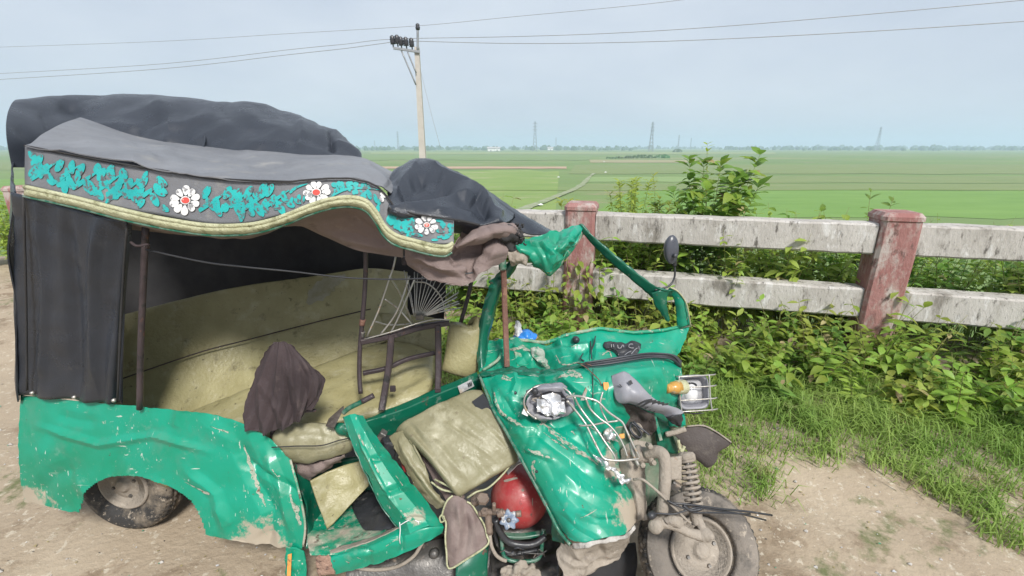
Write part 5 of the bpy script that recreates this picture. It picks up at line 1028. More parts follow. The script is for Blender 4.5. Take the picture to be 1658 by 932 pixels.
# ---------------- front shield
SH = [
    [(776, 606, 1.58), (805, 602, 1.57), (832, 600, 1.565), (866, 602, 1.555), (896, 603, 1.545), (920, 597, 1.535), (946, 591, 1.53), (985, 589, 1.53), (1030, 582, 1.56), (1070, 580, 1.60), (1103, 592, 1.66)],
    [(788, 630, 1.53), (812, 630, 1.49), (838, 628, 1.48), (868, 622, 1.475), (900, 612, 1.46), (925, 610, 1.45), (950, 609, 1.45), (985, 612, 1.45), (1030, 606, 1.48), (1075, 605, 1.54), (1106, 614, 1.62)],
    [(802, 665, 1.46), (826, 668, 1.42), (853, 670, 1.40), (880, 672, 1.405), (905, 668, 1.405), (930, 660, 1.395), (955, 652, 1.39), (990, 652, 1.41), (1030, 650, 1.46), (1075, 645, 1.52), (1107, 646, 1.60)],
    [(823, 700, 1.40), (846, 706, 1.35), (872, 710, 1.33), (896, 712, 1.33), (920, 708, 1.335), (944, 702, 1.345), (966, 696, 1.36), (995, 692, 1.40), (1032, 690, 1.47), (1075, 690, 1.54), (1106, 690, 1.60)],
    [(846, 742, 1.33), (870, 750, 1.28), (898, 756, 1.26), (922, 758, 1.26), (944, 754, 1.275), (964, 748, 1.295), (984, 740, 1.32), (1006, 732, 1.37), (1036, 728, 1.47), (1072, 726, 1.54), (1100, 724, 1.60)],
    [(870, 786, 1.27), (896, 796, 1.215), (922, 804, 1.195), (946, 804, 1.20), (966, 798, 1.22), (984, 790, 1.245), (1004, 780, 1.28), (1022, 768, 1.34), (1042, 760, 1.47), (1072, 758, 1.54), (1096, 756, 1.60)],
    [(890, 824, 1.22), (914, 836, 1.165), (938, 844, 1.145), (962, 842, 1.15), (984, 836, 1.17), (1004, 826, 1.20), (1020, 814, 1.24), (1033, 800, 1.30), (1044, 796, 1.44), (1068, 790, 1.52), (1090, 785, 1.58)],
    [(906, 856, 1.19), (922, 872, 1.14), (944, 879, 1.11), (966, 873, 1.11), (990, 869, 1.12), (1012, 864, 1.145), (1026, 850, 1.19), (1036, 832, 1.26), (1046, 825, 1.42), (1068, 818, 1.50), (1088, 810, 1.56)]]
def lampdent(u, v):
    x, y = (u - .39), (v - .235); d = math.hypot(x / .15, y / .13); return -.022 * math.exp(-d * d * 1.5) if d < 3 else 0
shd = sheet('front_shield', [r[:8] for r in SH], M['green'], A, (170, 200), .002, [(.005, 5, False)], .004, 80, fn=lampdent, sharp=22, cr=facets(790, 605, 1000, 720, 26, .008, 31, (25, 80), (5, 12)) + facets(850, 700, 1030, 870, 16, .006, 32, (30, 100), (6, 14), .8, 1.6) + [
    ([(876, 684), (900, 704), (930, 724), (965, 748), (1000, 775)], .014, 6, .85), ([(858, 690), (885, 715), (920, 740), (960, 775)], -.010, 9, .6), ([(800, 632), (806, 655), (822, 676), (850, 692)], .012, 4, .85), ([(812, 640), (825, 665), (845, 684)], -.012, 7, .7),
    ([(846, 726), (870, 735), (895, 744)], .008, 4, .8), ([(852, 745), (880, 790), (905, 840)], .008, 7, .6), ([(945, 690), (965, 720), (985, 740)], -.016, 10, .6), ([(905, 760), (940, 790), (985, 815)], .007, 9, .6), ([(930, 830), (970, 842), (1010, 840)], .008, 6, .7), ([(905, 606), (925, 622), (948, 640), (958, 665)], .014, 6, .8), ([(866, 606), (880, 618), (905, 612)], -.014, 6, .7), ([(832, 602), (836, 620), (828, 640)], .010, 5, .8), ([(960, 600), (962, 630), (960, 655)], -.010, 4, .85), ([(985, 610), (978, 640), (985, 670), (1000, 695)], .012, 6, .8), ([(880, 690), (905, 690), (935, 680)], -.012, 8, .6)])
tag(shd, 'big dented green front shield')
sheet('nose_panel', [[(x, y, Y + (.012 if i == 0 else 0)) for i, (x, y, Y) in enumerate(r[6:11])] for r in SH[:3]] + [[(x, y, Y + (.03 if i == 0 else .02)) for i, (x, y, Y) in enumerate(r[6:11])] for r in SH[3:4]], M['green'], A, (110, 80), .002, [(.005, 6, False)], .003, 81, sharp=22, cr=facets(985, 590, 1100, 690, 12, .006, 35, (25, 70), (5, 12)) + [([(1000, 596), (1030, 600), (1060, 596)], .006, 5, .7), ([(1062, 590), (1075, 620), (1085, 650)], .008, 7, .7), ([(1030, 610), (1050, 625), (1060, 645)], -.006, 8, .6)])
sheet('wheel_well', [[(x, y, Y + .03) for (x, y, Y) in r[6:11]] for r in SH[3:8]], M['mudgreen'], A, (40, 50), .003, [(.010, 9, True), (.005, 20, False)], .003, 82)
tube('shield_flange', [(776, 606, 1.575), (786, 632, 1.525), (800, 666, 1.455), (821, 701, 1.395), (844, 743, 1.325), (868, 787, 1.265), (888, 825, 1.215), (904, 857, 1.185), (924, 882, 1.14)], .006, M['green_dark'], shd, 8)
box('paint_chip', W(851, 667, 1.372), (.022, .008, .02), M['white'], shd, Matrix.Rotation(.5, 3, 'Y') @ Matrix.Rotation(-.5, 3, 'X'))
lathe('panel_hole', W(834, 636, 1.468), (-.1, -.8, .5), [(0, .004), (.006, .003), (.007, -.002)], M['black_plastic'], shd, 10); lathe('panel_hole', W(869, 763, 1.243), (-.1, -.8, .5), [(0, .010), (.004, .009), (.005, .006)], M['black_plastic'], shd, 10)
# torn inner guard below the shield
sheet('torn_inner_guard', [[(908, 878, 1.17), (930, 884, 1.13), (960, 878, 1.125), (1000, 872, 1.14), (1022, 864, 1.165)], [(902, 896, 1.16), (930, 902, 1.14), (962, 896, 1.16), (996, 890, 1.18), (1014, 886, 1.19)], [(908, 920, 1.13), (932, 918, 1.13), (960, 908, 1.16), (988, 902, 1.19), (1006, 898, 1.2)], [(916, 946, 1.11), (936, 940, 1.12), (960, 926, 1.15), (984, 912, 1.18), (1000, 906, 1.2)]], M['mud'], A, (60, 40), .003, [(.003, 16, True), (.003, 8, False)], .007, 83, cr=[([(930, 890), (945, 910), (940, 935)], .014, 6, .8), ([(970, 880), (975, 900), (960, 920)], -.012, 6, .8), ([(905, 900), (930, 915), (960, 905), (1000, 895)], .010, 5, .8)])
sheet('shield_lip', [[(926, 880, 1.128), (944, 880, 1.105), (966, 874, 1.105), (990, 870, 1.115), (1012, 865, 1.14), (1028, 850, 1.185)], [(928, 888, 1.125), (946, 888, 1.10), (968, 881, 1.10), (992, 876, 1.11), (1014, 871, 1.135), (1030, 856, 1.18)]], M['concrete'], A, (40, 6), .003, [(.003, 30, True)], .004, 84)
sheet('green_scrap', [[(893, 838, 1.235), (902, 842, 1.225), (912, 858, 1.21)], [(892, 856, 1.23), (902, 862, 1.22), (912, 874, 1.20)], [(894, 874, 1.22), (904, 878, 1.21), (914, 884, 1.19)]], M['green_dark'], A, (12, 12), .003, [(.006, 30, True)], .003, 85)
sheet('gap_shade_sheet', [[(930, 895, 1.3), (980, 890, 1.32), (1030, 880, 1.36)], [(900, 950, 1.3), (980, 950, 1.3), (1030, 950, 1.32)]], M['dark_cloth'], A, (20, 14), .01, [(.01, 10, True)], seed=86)  # near-black sheet standing in for the shade in the gap below the shield
# ---------------- cowl under the windscreen
cow = sheet('windscreen_cowl', [
    [(782, 552, 1.78), (825, 548, 1.78), (855, 552, 1.77), (884, 555, 1.76), (912, 545, 1.76), (945, 537, 1.77), (970, 533, 1.78), (1005, 537, 1.80), (1035, 539, 1.80), (1075, 535, 1.82), (1117, 527, 1.86)],
    [(780, 560, 1.76), (825, 557, 1.745), (855, 561, 1.73), (884, 565, 1.72), (912, 556, 1.72), (945, 548, 1.73), (970, 544, 1.74), (1005, 546, 1.755), (1035, 548, 1.765), (1075, 545, 1.79), (1114, 540, 1.84)],
    [(778, 582, 1.70), (825, 576, 1.70), (855, 580, 1.685), (884, 582, 1.68), (912, 576, 1.67), (945, 566, 1.67), (970, 564, 1.68), (1005, 564, 1.69), (1035, 562, 1.71), (1072, 562, 1.74), (1104, 562, 1.80)],
    [(776, 606, 1.62), (825, 600, 1.62), (855, 602, 1.61), (884, 603, 1.60), (912, 600, 1.585), (945, 591, 1.58), (970, 590, 1.59), (1005, 586, 1.61), (1035, 580, 1.64), (1070, 580, 1.68), (1090, 588, 1.74)]],
    M['green'], A, (200, 80), .002, [(.004, 5, False)], .004, 90, sharp=22, cr=facets(785, 552, 960, 600, 22, .009, 33, (18, 60), (4, 10)) + facets(960, 540, 1100, 585, 8, .005, 34, (25, 70), (5, 10)) + [([(830, 560), (850, 575), (870, 596)], .016, 6, .8), ([(870, 560), (880, 578), (900, 598)], -.016, 7, .7), ([(900, 556), (930, 570), (948, 586)], .010, 7, .7), ([(955, 545), (960, 565), (956, 588)], -.012, 4, .85), ([(840, 566), (880, 570), (920, 566), (960, 556)], .008, 5, .8), ([(985, 545), (1010, 570), (1040, 576)], -.006, 8, .6), ([(1060, 540), (1080, 555), (1095, 570)], .006, 7, .6)])
tag(cow, 'crumpled green windscreen cowl with rubber seal')
tube('cowl_rim', [(825, 548, 1.775), (855, 551.5, 1.765), (884, 554, 1.755), (912, 544, 1.755), (945, 536, 1.765), (970, 532, 1.775), (1005, 536, 1.795), (1035, 538, 1.795), (1075, 534, 1.815), (1117, 526, 1.855)], .0075, M['green_dusty'], cow, 8, 70, rough=.003)
sheet('seal_strip', [[(947, 586, 1.505), (989, 579, 1.51), (1040, 571, 1.545), (1068, 570.5, 1.575), (1092, 574, 1.62), (1104, 584, 1.655)], [(946, 590, 1.497), (989, 584, 1.50), (1040, 576, 1.535), (1068, 575.5, 1.565), (1090, 579, 1.61), (1103, 592, 1.645)], [(947, 595, 1.50), (989, 590, 1.505), (1040, 581.5, 1.54), (1068, 580.5, 1.57), (1088, 584, 1.615), (1101, 598, 1.65)]], M['seal'], cow, (50, 10), .006, [(.0012, 30, False)], seed=91)
for d in (-3, 3): tube('seal_lip', [(947, 590 + d, 1.494), (989, 584.5 + d * 1.2, 1.497), (1040, 576 + d * 1.2, 1.532), (1068, 575 + d, 1.562), (1090, 579 + d, 1.606), (1103, 592 + d * .3, 1.642)], .0028, M['seal'], cow, 6)
# the black taped emblem with its worn letters
em = sheet('black_emblem', [[(978, 553, 1.70), (995, 553, 1.70), (1012, 555, 1.70), (1026, 551, 1.70), (1037, 556, 1.71)], [(977, 559, 1.685), (995, 561, 1.675), (1012, 563, 1.665), (1028, 561, 1.665), (1038, 563, 1.68)], [(980, 564, 1.675), (996, 566, 1.66), (1008, 572, 1.645), (1022, 574, 1.635), (1036, 568, 1.66)], [(984, 565, 1.672), (998, 567, 1.657), (1006, 579, 1.62), (1018, 578, 1.62), (1034, 571, 1.65)]], M['black_plastic'], A, (30, 20), .004, [(.003, 40, True)], .003, 92)
for P in ([(990, 557, 1.672), (990, 562, 1.665)], [(993, 557, 1.672), (994, 562, 1.665)], [(1000, 558, 1.662), (1001, 563, 1.655), (1005, 563, 1.654), (1008, 558, 1.66)], [(1009, 558, 1.66), (1010, 562, 1.655)], [(1025, 557, 1.655), (1020, 557, 1.655), (1018, 561, 1.652), (1022, 563, 1.65), (1026, 563, 1.65)]): tube('worn_letter', P, .0016, M['grey_plastic'], em, 5)
for P in ([(1011, 575, 1.615), (1016, 571, 1.62), (1022, 568, 1.63)], [(1022, 573, 1.622), (1028, 566, 1.64), (1032, 563, 1.65)], [(1034, 560, 1.67), (1035, 566, 1.655)]): tube('emblem_crease', P, .0014, M['grey_plastic'], em, 5)
for P in ([(964, 544, 1.715), (962, 556, 1.69), (958, 566, 1.66), (957, 572, 1.655)], [(956, 552, 1.70), (957, 566, 1.66), (958, 580, 1.60)], [(944, 572, 1.64), (940, 580, 1.60), (946, 584, 1.585)]): tube('torn_slit', P, .0026, M['black_plastic'], cow, 6)
lathe('cowl_knob', W(933, 550, 1.70), (0, -1, .3), [(0, .012), (.010, .010), (.014, 0), (.014, -.02)], M['black_plastic'], cow, 12)
for P in ([(940, 590, 1.50), (948, 594, 1.49), (960, 605, 1.45), (970, 615, 1.43), (976, 630, 1.425)], [(935, 588, 1.53), (950, 589, 1.495), (958, 592, 1.49)], [(960, 597, 1.47), (960, 630, 1.42), (960, 650, 1.395)]): tube('loose_wire', P, .0018, M['rustbar' if P[0][0] < 950 else 'black_plastic'], A, 5)
sheet('crushed_seam', [[(776, 600, 1.60), (832, 594, 1.60), (866, 596, 1.59), (896, 596, 1.585), (930, 590, 1.575), (948, 586, 1.57)], [(776, 606, 1.57), (832, 600, 1.555), (866, 602, 1.545), (896, 602, 1.535), (930, 594, 1.53), (948, 590, 1.52)], [(780, 610, 1.56), (832, 606, 1.54), (866, 609, 1.525), (896, 606, 1.52), (930, 598, 1.515), (948, 593, 1.51)]], M['green_dark'], A, (60, 16), .003, [(.010, 16, True), (.004, 40, True)], .005, 93)
sheet('peeled_paint_flap', [[(858, 563, 1.68), (872, 562, 1.68), (882, 572, 1.675)], [(862, 574, 1.665), (876, 574, 1.66), (886, 582, 1.66)], [(870, 586, 1.645), (880, 588, 1.64), (888, 592, 1.64)]], mat('peeled_grey_paint', (.24, .29, .24), (.40, .43, .37), 25, .7, bump=.5, bscale=70, spots=[((.01, .16, .09), 30, .52, .08, .4)]), A, (16, 16), .002, [(.012, 30, True)], .006, 94)
sheet('grey_dent_plate', [[(832, 568, 1.69), (846, 570, 1.685), (858, 574, 1.68)], [(834, 580, 1.665), (846, 584, 1.66), (858, 588, 1.655)], [(838, 592, 1.635), (848, 594, 1.63), (856, 594, 1.635)]], M['green_dusty'], A, (14, 14), .002, [(.01, 26, True)], .004, 95)
# ---------------- screen pillars
bar('rusty_pillar', [(813, 422, 1.70), (816, 450, 1.70), (817, 490, 1.69), (819, 540, 1.66), (821, 593, 1.62)], .021, .021, M['rustbar'], A)
tube('pillar_cap', [(813, 420, 1.69), (814, 436, 1.69)], .0145, M['green_dark'], A, 8)
sheet('screen_pillar', [
    [(829, 417, 1.74), (836, 408, 1.74), (844, 402, 1.75), (850, 404, 1.77)], [(812, 436, 1.74), (820, 440, 1.73), (828, 440, 1.74), (834, 436, 1.77)], [(796, 456, 1.75), (804, 462, 1.735), (812, 466, 1.74), (816, 462, 1.78)],
    [(784, 488, 1.75), (791, 494, 1.735), (800, 496, 1.74), (806, 490, 1.78)], [(776, 524, 1.74), (782, 528, 1.72), (790, 532, 1.73), (797, 526, 1.77)], [(772, 560, 1.72), (778, 564, 1.70), (785, 566, 1.71), (790, 560, 1.75)], [(774, 600, 1.66), (780, 603, 1.64), (787, 604, 1.65), (792, 598, 1.69)]], M['green_dark'], A, (30, 110), .003, [(.002, 16, True)], .003, 96, sharp=24, cr=facets(775, 420, 835, 600, 12, .007, 40, (12, 40), (3, 7)))
sheet('crumpled_header', [
    [(826, 399, 1.72), (848, 389, 1.74), (868, 382, 1.76), (890, 376, 1.78), (912, 371, 1.80), (936, 364, 1.84), (944, 369, 1.85)],
    [(836, 404, 1.70), (856, 398, 1.70), (876, 392, 1.70), (896, 388, 1.715), (915, 382, 1.74), (934, 374, 1.78), (942, 374, 1.82)],
    [(848, 410, 1.70), (864, 410, 1.68), (880, 406, 1.67), (898, 400, 1.675), (914, 394, 1.70), (930, 384, 1.75), (936, 384, 1.79)],
    [(858, 418, 1.70), (870, 422, 1.675), (882, 420, 1.655), (898, 414, 1.66), (912, 406, 1.69), (922, 398, 1.74), (928, 396, 1.77)],
    [(864, 429, 1.70), (876, 434, 1.68), (887, 441, 1.665), (898, 430, 1.675), (908, 420, 1.70), (916, 410, 1.74), (920, 406, 1.76)]], M['green'], A, (120, 90), .002, [(.003, 9, False)], .006, 97, sharp=22, cr=facets(840, 375, 930, 435, 16, .008, 37, (15, 50), (3, 7)) + [([(850, 392), (880, 395), (898, 412), (890, 436)], .012, 4, .8), ([(862, 386), (890, 382), (910, 395), (905, 415)], -.012, 5, .7), ([(835, 400), (860, 412), (872, 430)], .012, 5, .8), ([(935, 366), (920, 385), (905, 410)], .008, 4, .8)])
sheet('header_torn_end', [[(820, 404, 1.70), (836, 402, 1.695), (850, 408, 1.69)], [(824, 416, 1.69), (840, 414, 1.68), (856, 414, 1.68)], [(828, 428, 1.70), (842, 428, 1.69), (860, 422, 1.69)]], M['mud'], A, (20, 16), .003, [(.018, 30, True), (.006, 60, True)], .008, 98)
sheet('header_lip', [[(860, 428, 1.705), (876, 434, 1.69), (888, 443, 1.675), (900, 430, 1.685), (912, 416, 1.72), (926, 398, 1.77), (940, 376, 1.83)], [(866, 432, 1.75), (880, 440, 1.73), (890, 447, 1.715), (904, 434, 1.73), (916, 420, 1.76), (932, 400, 1.80), (946, 378, 1.86)]], M['green_dusty'], A, (40, 8), .003, [(.004, 24, True)], .003, 99)
sheet('screen_pillar', [
    [(936, 364, 1.85), (942, 362, 1.845), (947, 367, 1.855), (948, 374, 1.88)], [(952, 388, 1.84), (958, 382, 1.825), (966, 386, 1.83), (970, 394, 1.87)], [(988, 424, 1.82), (996, 416, 1.80), (1006, 420, 1.81), (1010, 428, 1.85)],
    [(1026, 456, 1.80), (1034, 446, 1.78), (1046, 452, 1.79), (1048, 462, 1.83)], [(1056, 482, 1.79), (1062, 466, 1.765), (1072, 468, 1.77), (1080, 478, 1.81)], [(1074, 496, 1.79), (1082, 474, 1.77), (1090, 470, 1.775), (1098, 478, 1.81)]], M['green_dark'], A, (14, 60), .004, [(.004, 18, True)], .002, 100)
sheet('pillar_gusset', [[(1054, 474, 1.775), (1068, 470, 1.765), (1084, 472, 1.77)], [(1060, 492, 1.78), (1070, 490, 1.77), (1080, 488, 1.775)], [(1070, 508, 1.79), (1076, 507, 1.78), (1082, 504, 1.785)], [(1079, 520, 1.80), (1082, 519, 1.795), (1085, 517, 1.80)]], M['green_dark'], A, (14, 22), .004, [(.004, 24, True)], .003, 101)
sheet('corner_pillar', [[(1078, 472, 1.79), (1086, 466, 1.775), (1094, 468, 1.785), (1098, 474, 1.82)], [(1090, 482, 1.795), (1098, 478, 1.78), (1107, 484, 1.79), (1110, 492, 1.83)], [(1094, 502, 1.81), (1102, 500, 1.795), (1112, 504, 1.805), (1115, 512, 1.85)], [(1096, 530, 1.83), (1106, 530, 1.82), (1116, 526, 1.83), (1119, 528, 1.87)]], M['green'], A, (14, 40), .004, [(.003, 20, True)], .002, 102)
tube('corner_pillar_edge', [(1086, 465, 1.77), (1098, 472, 1.775), (1110, 488, 1.785), (1115, 508, 1.80), (1118, 527, 1.825)], .003, M['piping'], A, 6)
sheet('roof_bow', [[(790, 456, 1.90), (812, 440, 1.90), (830, 420, 1.9)], [(796, 462, 1.88), (818, 446, 1.88), (836, 426, 1.88)]], M['green_dark'], A, (16, 5), .004, [(.003, 20, True)], seed=103)
# mirror
mc = W(1088, 404, 1.79)
mi = lathe('wing_mirror', mc, Vector((.25, -.9, .1)), [(0, .012), (.022, .011), (.034, .006), (.037, 0), (.036, -.008), (.030, -.022), (.016, -.032), (0, -.035)], M['mirror'], A, 28, squash=(.78, 1.55), fn=None)
tube('mirror_stalk', [(1092, 428, 1.80), (1093, 440, 1.80), (1091, 452, 1.795), (1084, 462, 1.785), (1072, 467, 1.775), (1060, 469, 1.77)], .0042, M['black_plastic'], mi, 8); tube('mirror_clip', [(1092, 420, 1.795), (1092, 430, 1.80)], .009, M['black_plastic'], mi, 8); lathe('mirror_badge', W(1094, 414, 1.762), (.25, -.9, .1), [(0, .004), (.006, .003), (.008, 0), (.008, -.01)], M['seal'], mi, 12)

from mathutils.bvhtree import BVHTree
def on_sheet(o, polys, m, name, jag=1.0, off=.0012, seed=3):
    """flush marks (scrapes, chips, bare metal, a painted sheen) laid on the sheet o; polys = [(polyline of picture points, half widths)]"""
    o0 = ORIG[o.name]; me = o.data
    T = BVHTree.FromPolygons([v.co + o0 for v in me.vertices], [tuple(p.vertices) for p in me.polygons])
    cam0 = Vector((0, 0, EYE))
    for k, (pl, wds) in enumerate(polys):
        n = max(8, int(sum(math.dist(pl[i], pl[i + 1]) for i in range(len(pl) - 1)) / 2.2)); Q = spline([(x, y, w_) for (x, y), w_ in zip(pl, wds)], n); V = []; Fc = []; row = []
        for i in range(n):
            t = Q[min(n - 1, i + 1)][:2] - Q[max(0, i - 1)][:2]; t /= np.linalg.norm(t) + 1e-9; r = []
            for sgn, sd_ in ((-1, 0), (0, 5), (1, 9)):
                w_ = Q[i][2] * sgn * (1 + jag * 1.3 * nz((i * .37, k * 3.1, sd_), 1.0, seed)); x, y = Q[i][0] - t[1] * w_, Q[i][1] + t[0] * w_
                d = (W(x, y, 1) - cam0).normalized(); h, nn, fi, ds = T.ray_cast(cam0, d)
                if h is None: r = None; break
                if nn.dot(d) > 0: nn = -nn
                r.append(h + nn * off)
            row.append(r)
        for r in row: V += (r if r else [Vector()] * 3)
        for i in range(n - 1):
            if row[i] and row[i + 1] and max((row[i][q] - row[i + 1][q]).length for q in range(3)) < .03:
                a = 3 * i; Fc += [(a, a + 1, a + 4, a + 3), (a + 1, a + 2, a + 5, a + 4)]
        if Fc:
            used = sorted({i for f in Fc for i in f}); mp_ = {q: i for i, q in enumerate(used)}
            link(name, [V[i] for i in used], [tuple(mp_[i] for i in f) for f in Fc], m, o)
M['primer'] = mat('scraped_primer', (.30, .33, .26), (.44, .43, .35), 40, .8, bump=.8, bscale=140, spots=[((.01, .23, .13), 70, .52, .08, .4), ((.15, .09, .06), 50, .66, .05, .9)])
M['dustfilm'] = mat('dry_mud_smear', (.34, .29, .225), (.42, .37, .30), 30, .95, bump=.6, bscale=120, spots=[((.01, .22, .13), 26, .62, .2, .4)])
on_sheet(shd, [([(876, 682), (900, 703), (925, 722), (950, 738), (968, 752)], (.6, 2.6, 3.2, 2.2, .8)), ([(800, 634), (804, 652), (814, 670), (832, 682), (850, 692)], (.8, 2.6, 2.2, 2.4, .6)), ([(855, 727), (872, 735), (898, 743)], (.6, 2.4, .6)), ([(880, 700), (902, 716), (920, 728)], (.4, 1.4, .5)), ([(904, 612), (925, 605), (944, 612)], (1, 5, 1)), ([(812, 614), (820, 612), (828, 616)], (1, 4, 1)), ([(870, 690), (885, 682)], (2, 1)), ([(955, 690), (975, 704), (990, 720)], (.6, 1.6, .6)), ([(940, 838), (955, 832), (966, 824)], (.3, .8, .3)), ([(912, 826), (915, 823)], (.8, .6)), ([(1002, 800), (1008, 814)], (2, 1)), ([(866, 745), (862, 758), (868, 775)], (1, 3, .6)), ([(925, 698), (932, 704)], (1.5, .8))], M['primer'], 'scraped_patch')
on_sheet(dp, [([(580, 700), (584, 712), (590, 722)], (.6, 1.8, .5)), ([(604, 748), (610, 760), (616, 768)], (.5, 1.8, .5)), ([(600, 783), (608, 800), (614, 814)], (.8, 1.6, .8)), ([(648, 826), (658, 836), (672, 842)], (1, 5, 2)), ([(560, 690), (563, 700)], (.6, .5)), ([(640, 770), (652, 786)], (.3, .8))], M['primer'], 'scraped_patch')
on_sheet(sill, [([(600, 890), (606, 892)], (1.2, .6)), ([(625, 884), (640, 874), (646, 870)], (.4, .9, .4)), ([(560, 908), (566, 910)], (.8, .6)), ([(578, 902), (584, 904)], (.6, .5))], M['primer'], 'scraped_patch')
on_sheet(cow, [([(826, 566), (845, 563), (858, 568)], (1, 3, 1)), ([(900, 575), (912, 590), (940, 586)], (.5, 1.6, .6)), ([(975, 575), (985, 568), (990, 578)], (.6, 1.2, .5)), ([(925, 562), (935, 558)], (2, 1)), ([(866, 578), (880, 590), (890, 597)], (1, 4, 2)), ([(1000, 582), (1030, 576)], (.5, .8))], M['primer'], 'scraped_patch')
on_sheet(qp, [([(395, 720), (415, 780), (430, 820)], (1, 3.5, 1)), ([(300, 780), (340, 800)], (.6, 2)), ([(470, 800), (480, 830), (486, 850)], (1, 4, 2)), ([(440, 760), (452, 775)], (1.4, .5)), ([(340, 690), (370, 700)], (.5, 1.2))], M['primer'], 'scraped_patch')

on_sheet(cyl, [([(816, 779), (828, 776), (838, 774)], (1.6, 2, 1.4)), ([(845, 792), (848, 795)], (2.5, 2)), ([(862, 806), (862, 818)], (.6, .6))], M['mud'], 'worn_mark', .4, .0008)
# ---------------- smashed left headlamp
hx = Vector((-.12, -.80, .52)).normalized(); hcen = W(889, 652, 1.385)
def rag(a, i, r, h): return (r * (1 + .10 * math.sin(3 * a + i) + .06 * math.sin(7 * a + 2 * i)), h + .010 * math.sin(4 * a + i * .7))
hl = lathe('smashed_headlamp', hcen, hx, [(.062, -.012), (.074, .004), (.077, .012), (.070, .018), (.062, .008), (.055, -.012), (.040, -.028), (.02, -.036), (0, -.038)], M['grey_plastic'], A, 40, fn=rag, squash=(1.02, .74))
tag(hl, 'smashed grey headlamp bowl')
tube('lamp_rim', [hcen + (Vector((math.cos(a) * .082, 0, 0)) + Vector((0, .52, .8)).normalized() * math.sin(a) * .060) + hx * (.012 + .008 * math.sin(3 * a)) for a in [i * 2 * math.pi / 12 for i in range(9)]], .0035, M['chrome'], hl, 6, 50, world=True)
for k, (x, y, s_) in enumerate(((892, 648, .040), (880, 652, .030), (903, 655, .030), (889, 660, .026))):
    c = W(x, y, 1.375 - .004 * k); V = []; Fc = []; n = 9
    for j in range(n):
        for i in range(n):
            p = Vector(((i / (n - 1) - .5) * s_ * 1.5, 0, (j / (n - 1) - .5) * s_ * 1.1)); p.y = -.02 + .030 * nz((i * .3, j * .3, k), 1, k) * (1 if k else 1.3); V.append(c + p + Vector((0, p.z * .6, 0)))
    Fc = [(j * n + i, j * n + i + 1, j * n + n + i + 1, j * n + n + i) for j in range(n - 1) for i in range(n - 1)]
    link('crumpled_reflector', V, Fc, M['alu'], hl)
sheet('lamp_hood', [[(852, 632, 1.415), (868, 624, 1.415), (888, 620, 1.415), (906, 618, 1.415), (918, 626, 1.42)], [(856, 638, 1.395), (872, 630, 1.385), (890, 627, 1.38), (906, 626, 1.385), (916, 632, 1.40)], [(872, 642, 1.395), (882, 636, 1.39), (895, 634, 1.385), (908, 634, 1.39), (914, 640, 1.40)]], M['grey_plastic'], hl, (24, 14), .003, [(.004, 25, True)], .004, 110)
for k in range(12):
    a = rk.uniform(0, 6.28); c = hcen + hx * .0 + Vector((math.cos(a) * .05, 0, math.sin(a) * .03)); tube('broken_shard', [c, c + Vector((rk.uniform(-.02, .02), -.012, rk.uniform(-.015, .015))), c + Vector((rk.uniform(-.03, .03), -.012, rk.uniform(-.02, .02)))], [.003, .0025, .001], M[rk.choice(['steel', 'alu', 'mud'])], hl, 4, world=True)
lathe('bulb_cap', W(866, 633, 1.385), hx, [(0, .012), (.009, .010), (.012, 0), (.012, -.012)], M['black_plastic'], hl, 12)
# ---------------- right headlamp
lx = Vector((.10, -.93, .34)).normalized(); lc = W(1120, 634, 1.585); bx_, by_, bz_ = basis(lx)
def sqr(r, a, e=5): return r / ((abs(math.cos(a)) ** e + abs(math.sin(a)) ** e) ** (1 / e))
def sq_lathe(name, prof, m, p, sx, sy, c=lc, k=40): return lathe(name, c, lx, prof, m, p, k, fn=lambda a, i, r, h: (sqr(r, a) if r < 2 else r, h), squash=(sx, sy))
rh = sq_lathe('headlamp', [(0, -.085), (.030, -.08), (.048, -.055), (.056, -.01), (.060, .0), (.060, .016), (.054, .020), (.050, .012), (.048, -.004), (.046, -.010)], M['grey_plastic'], A, 1.0, 1.06)
tag(rh, 'square headlamp behind a wire guard')
lathe('reflector_bowl', lc, lx, [(.046, -.006), (.044, -.016), (.036, -.034), (.02, -.044), (0, -.047)], M['reflector'], rh, 32, fn=lambda a, i, r, h: (sqr(r, a, 3.2), h))
lathe('lamp_glass', lc + by_ * -.006, lx, [(.040, -.022), (.036, -.004), (.026, .006), (.012, .011), (0, .012)], M['glass'], rh, 28, squash=(.78, 1.1))
lathe('bulb_shade', lc + by_ * .022 + bx_ * 0, lx, [(.028, -.020), (.026, -.006), (.016, .0), (0, .002)], M['black_plastic'], rh, 24, squash=(1, .5))
sheet('lamp_shadow_sheet', [[(1092, 646, 1.60), (1098, 664, 1.58), (1100, 668, 1.58)], [(1104, 655, 1.62), (1120, 669, 1.60), (1140, 668, 1.60)]], M['black_plastic'], rh, (8, 6), .003, [], seed=1)  # black sheet painting the shadow under the lamp
gl = lc + lx * .034
gpt = lambda u, v, d=0: gl + bx_ * u * .064 + by_ * v * .064 + lx * d
sgn = 1 if bx_.x > 0 else -1
for v in (1.0, .36, -.36, -1.0): tube('guard_wire', [gpt(-1.0 * sgn, v, -.03 if abs(v) == 1 else 0), gpt(-.9 * sgn, v), gpt(.9 * sgn, v), gpt(1.35 * sgn, v * 1.0, -.012)], .0027, M['chrome'], rh, 6, world=True)
for u in (-.98, .85): tube('guard_wire', [gpt(u * sgn, 1.06), gpt(u * sgn, .3), gpt(u * sgn, -.4), gpt((u + .06) * sgn, -1.08)], .003, M['chrome'], rh, 6, world=True)
ti = lathe('turn_indicator', W(1096, 627, 1.54), Vector((-.9, -.35, .1)), [(.0, .052)] + [(.016 + .0016 * (i % 2), .050 - i * .003) for i in range(8)] + [(.022, .024), (.024, -.01)], M['amber'], A, 20)
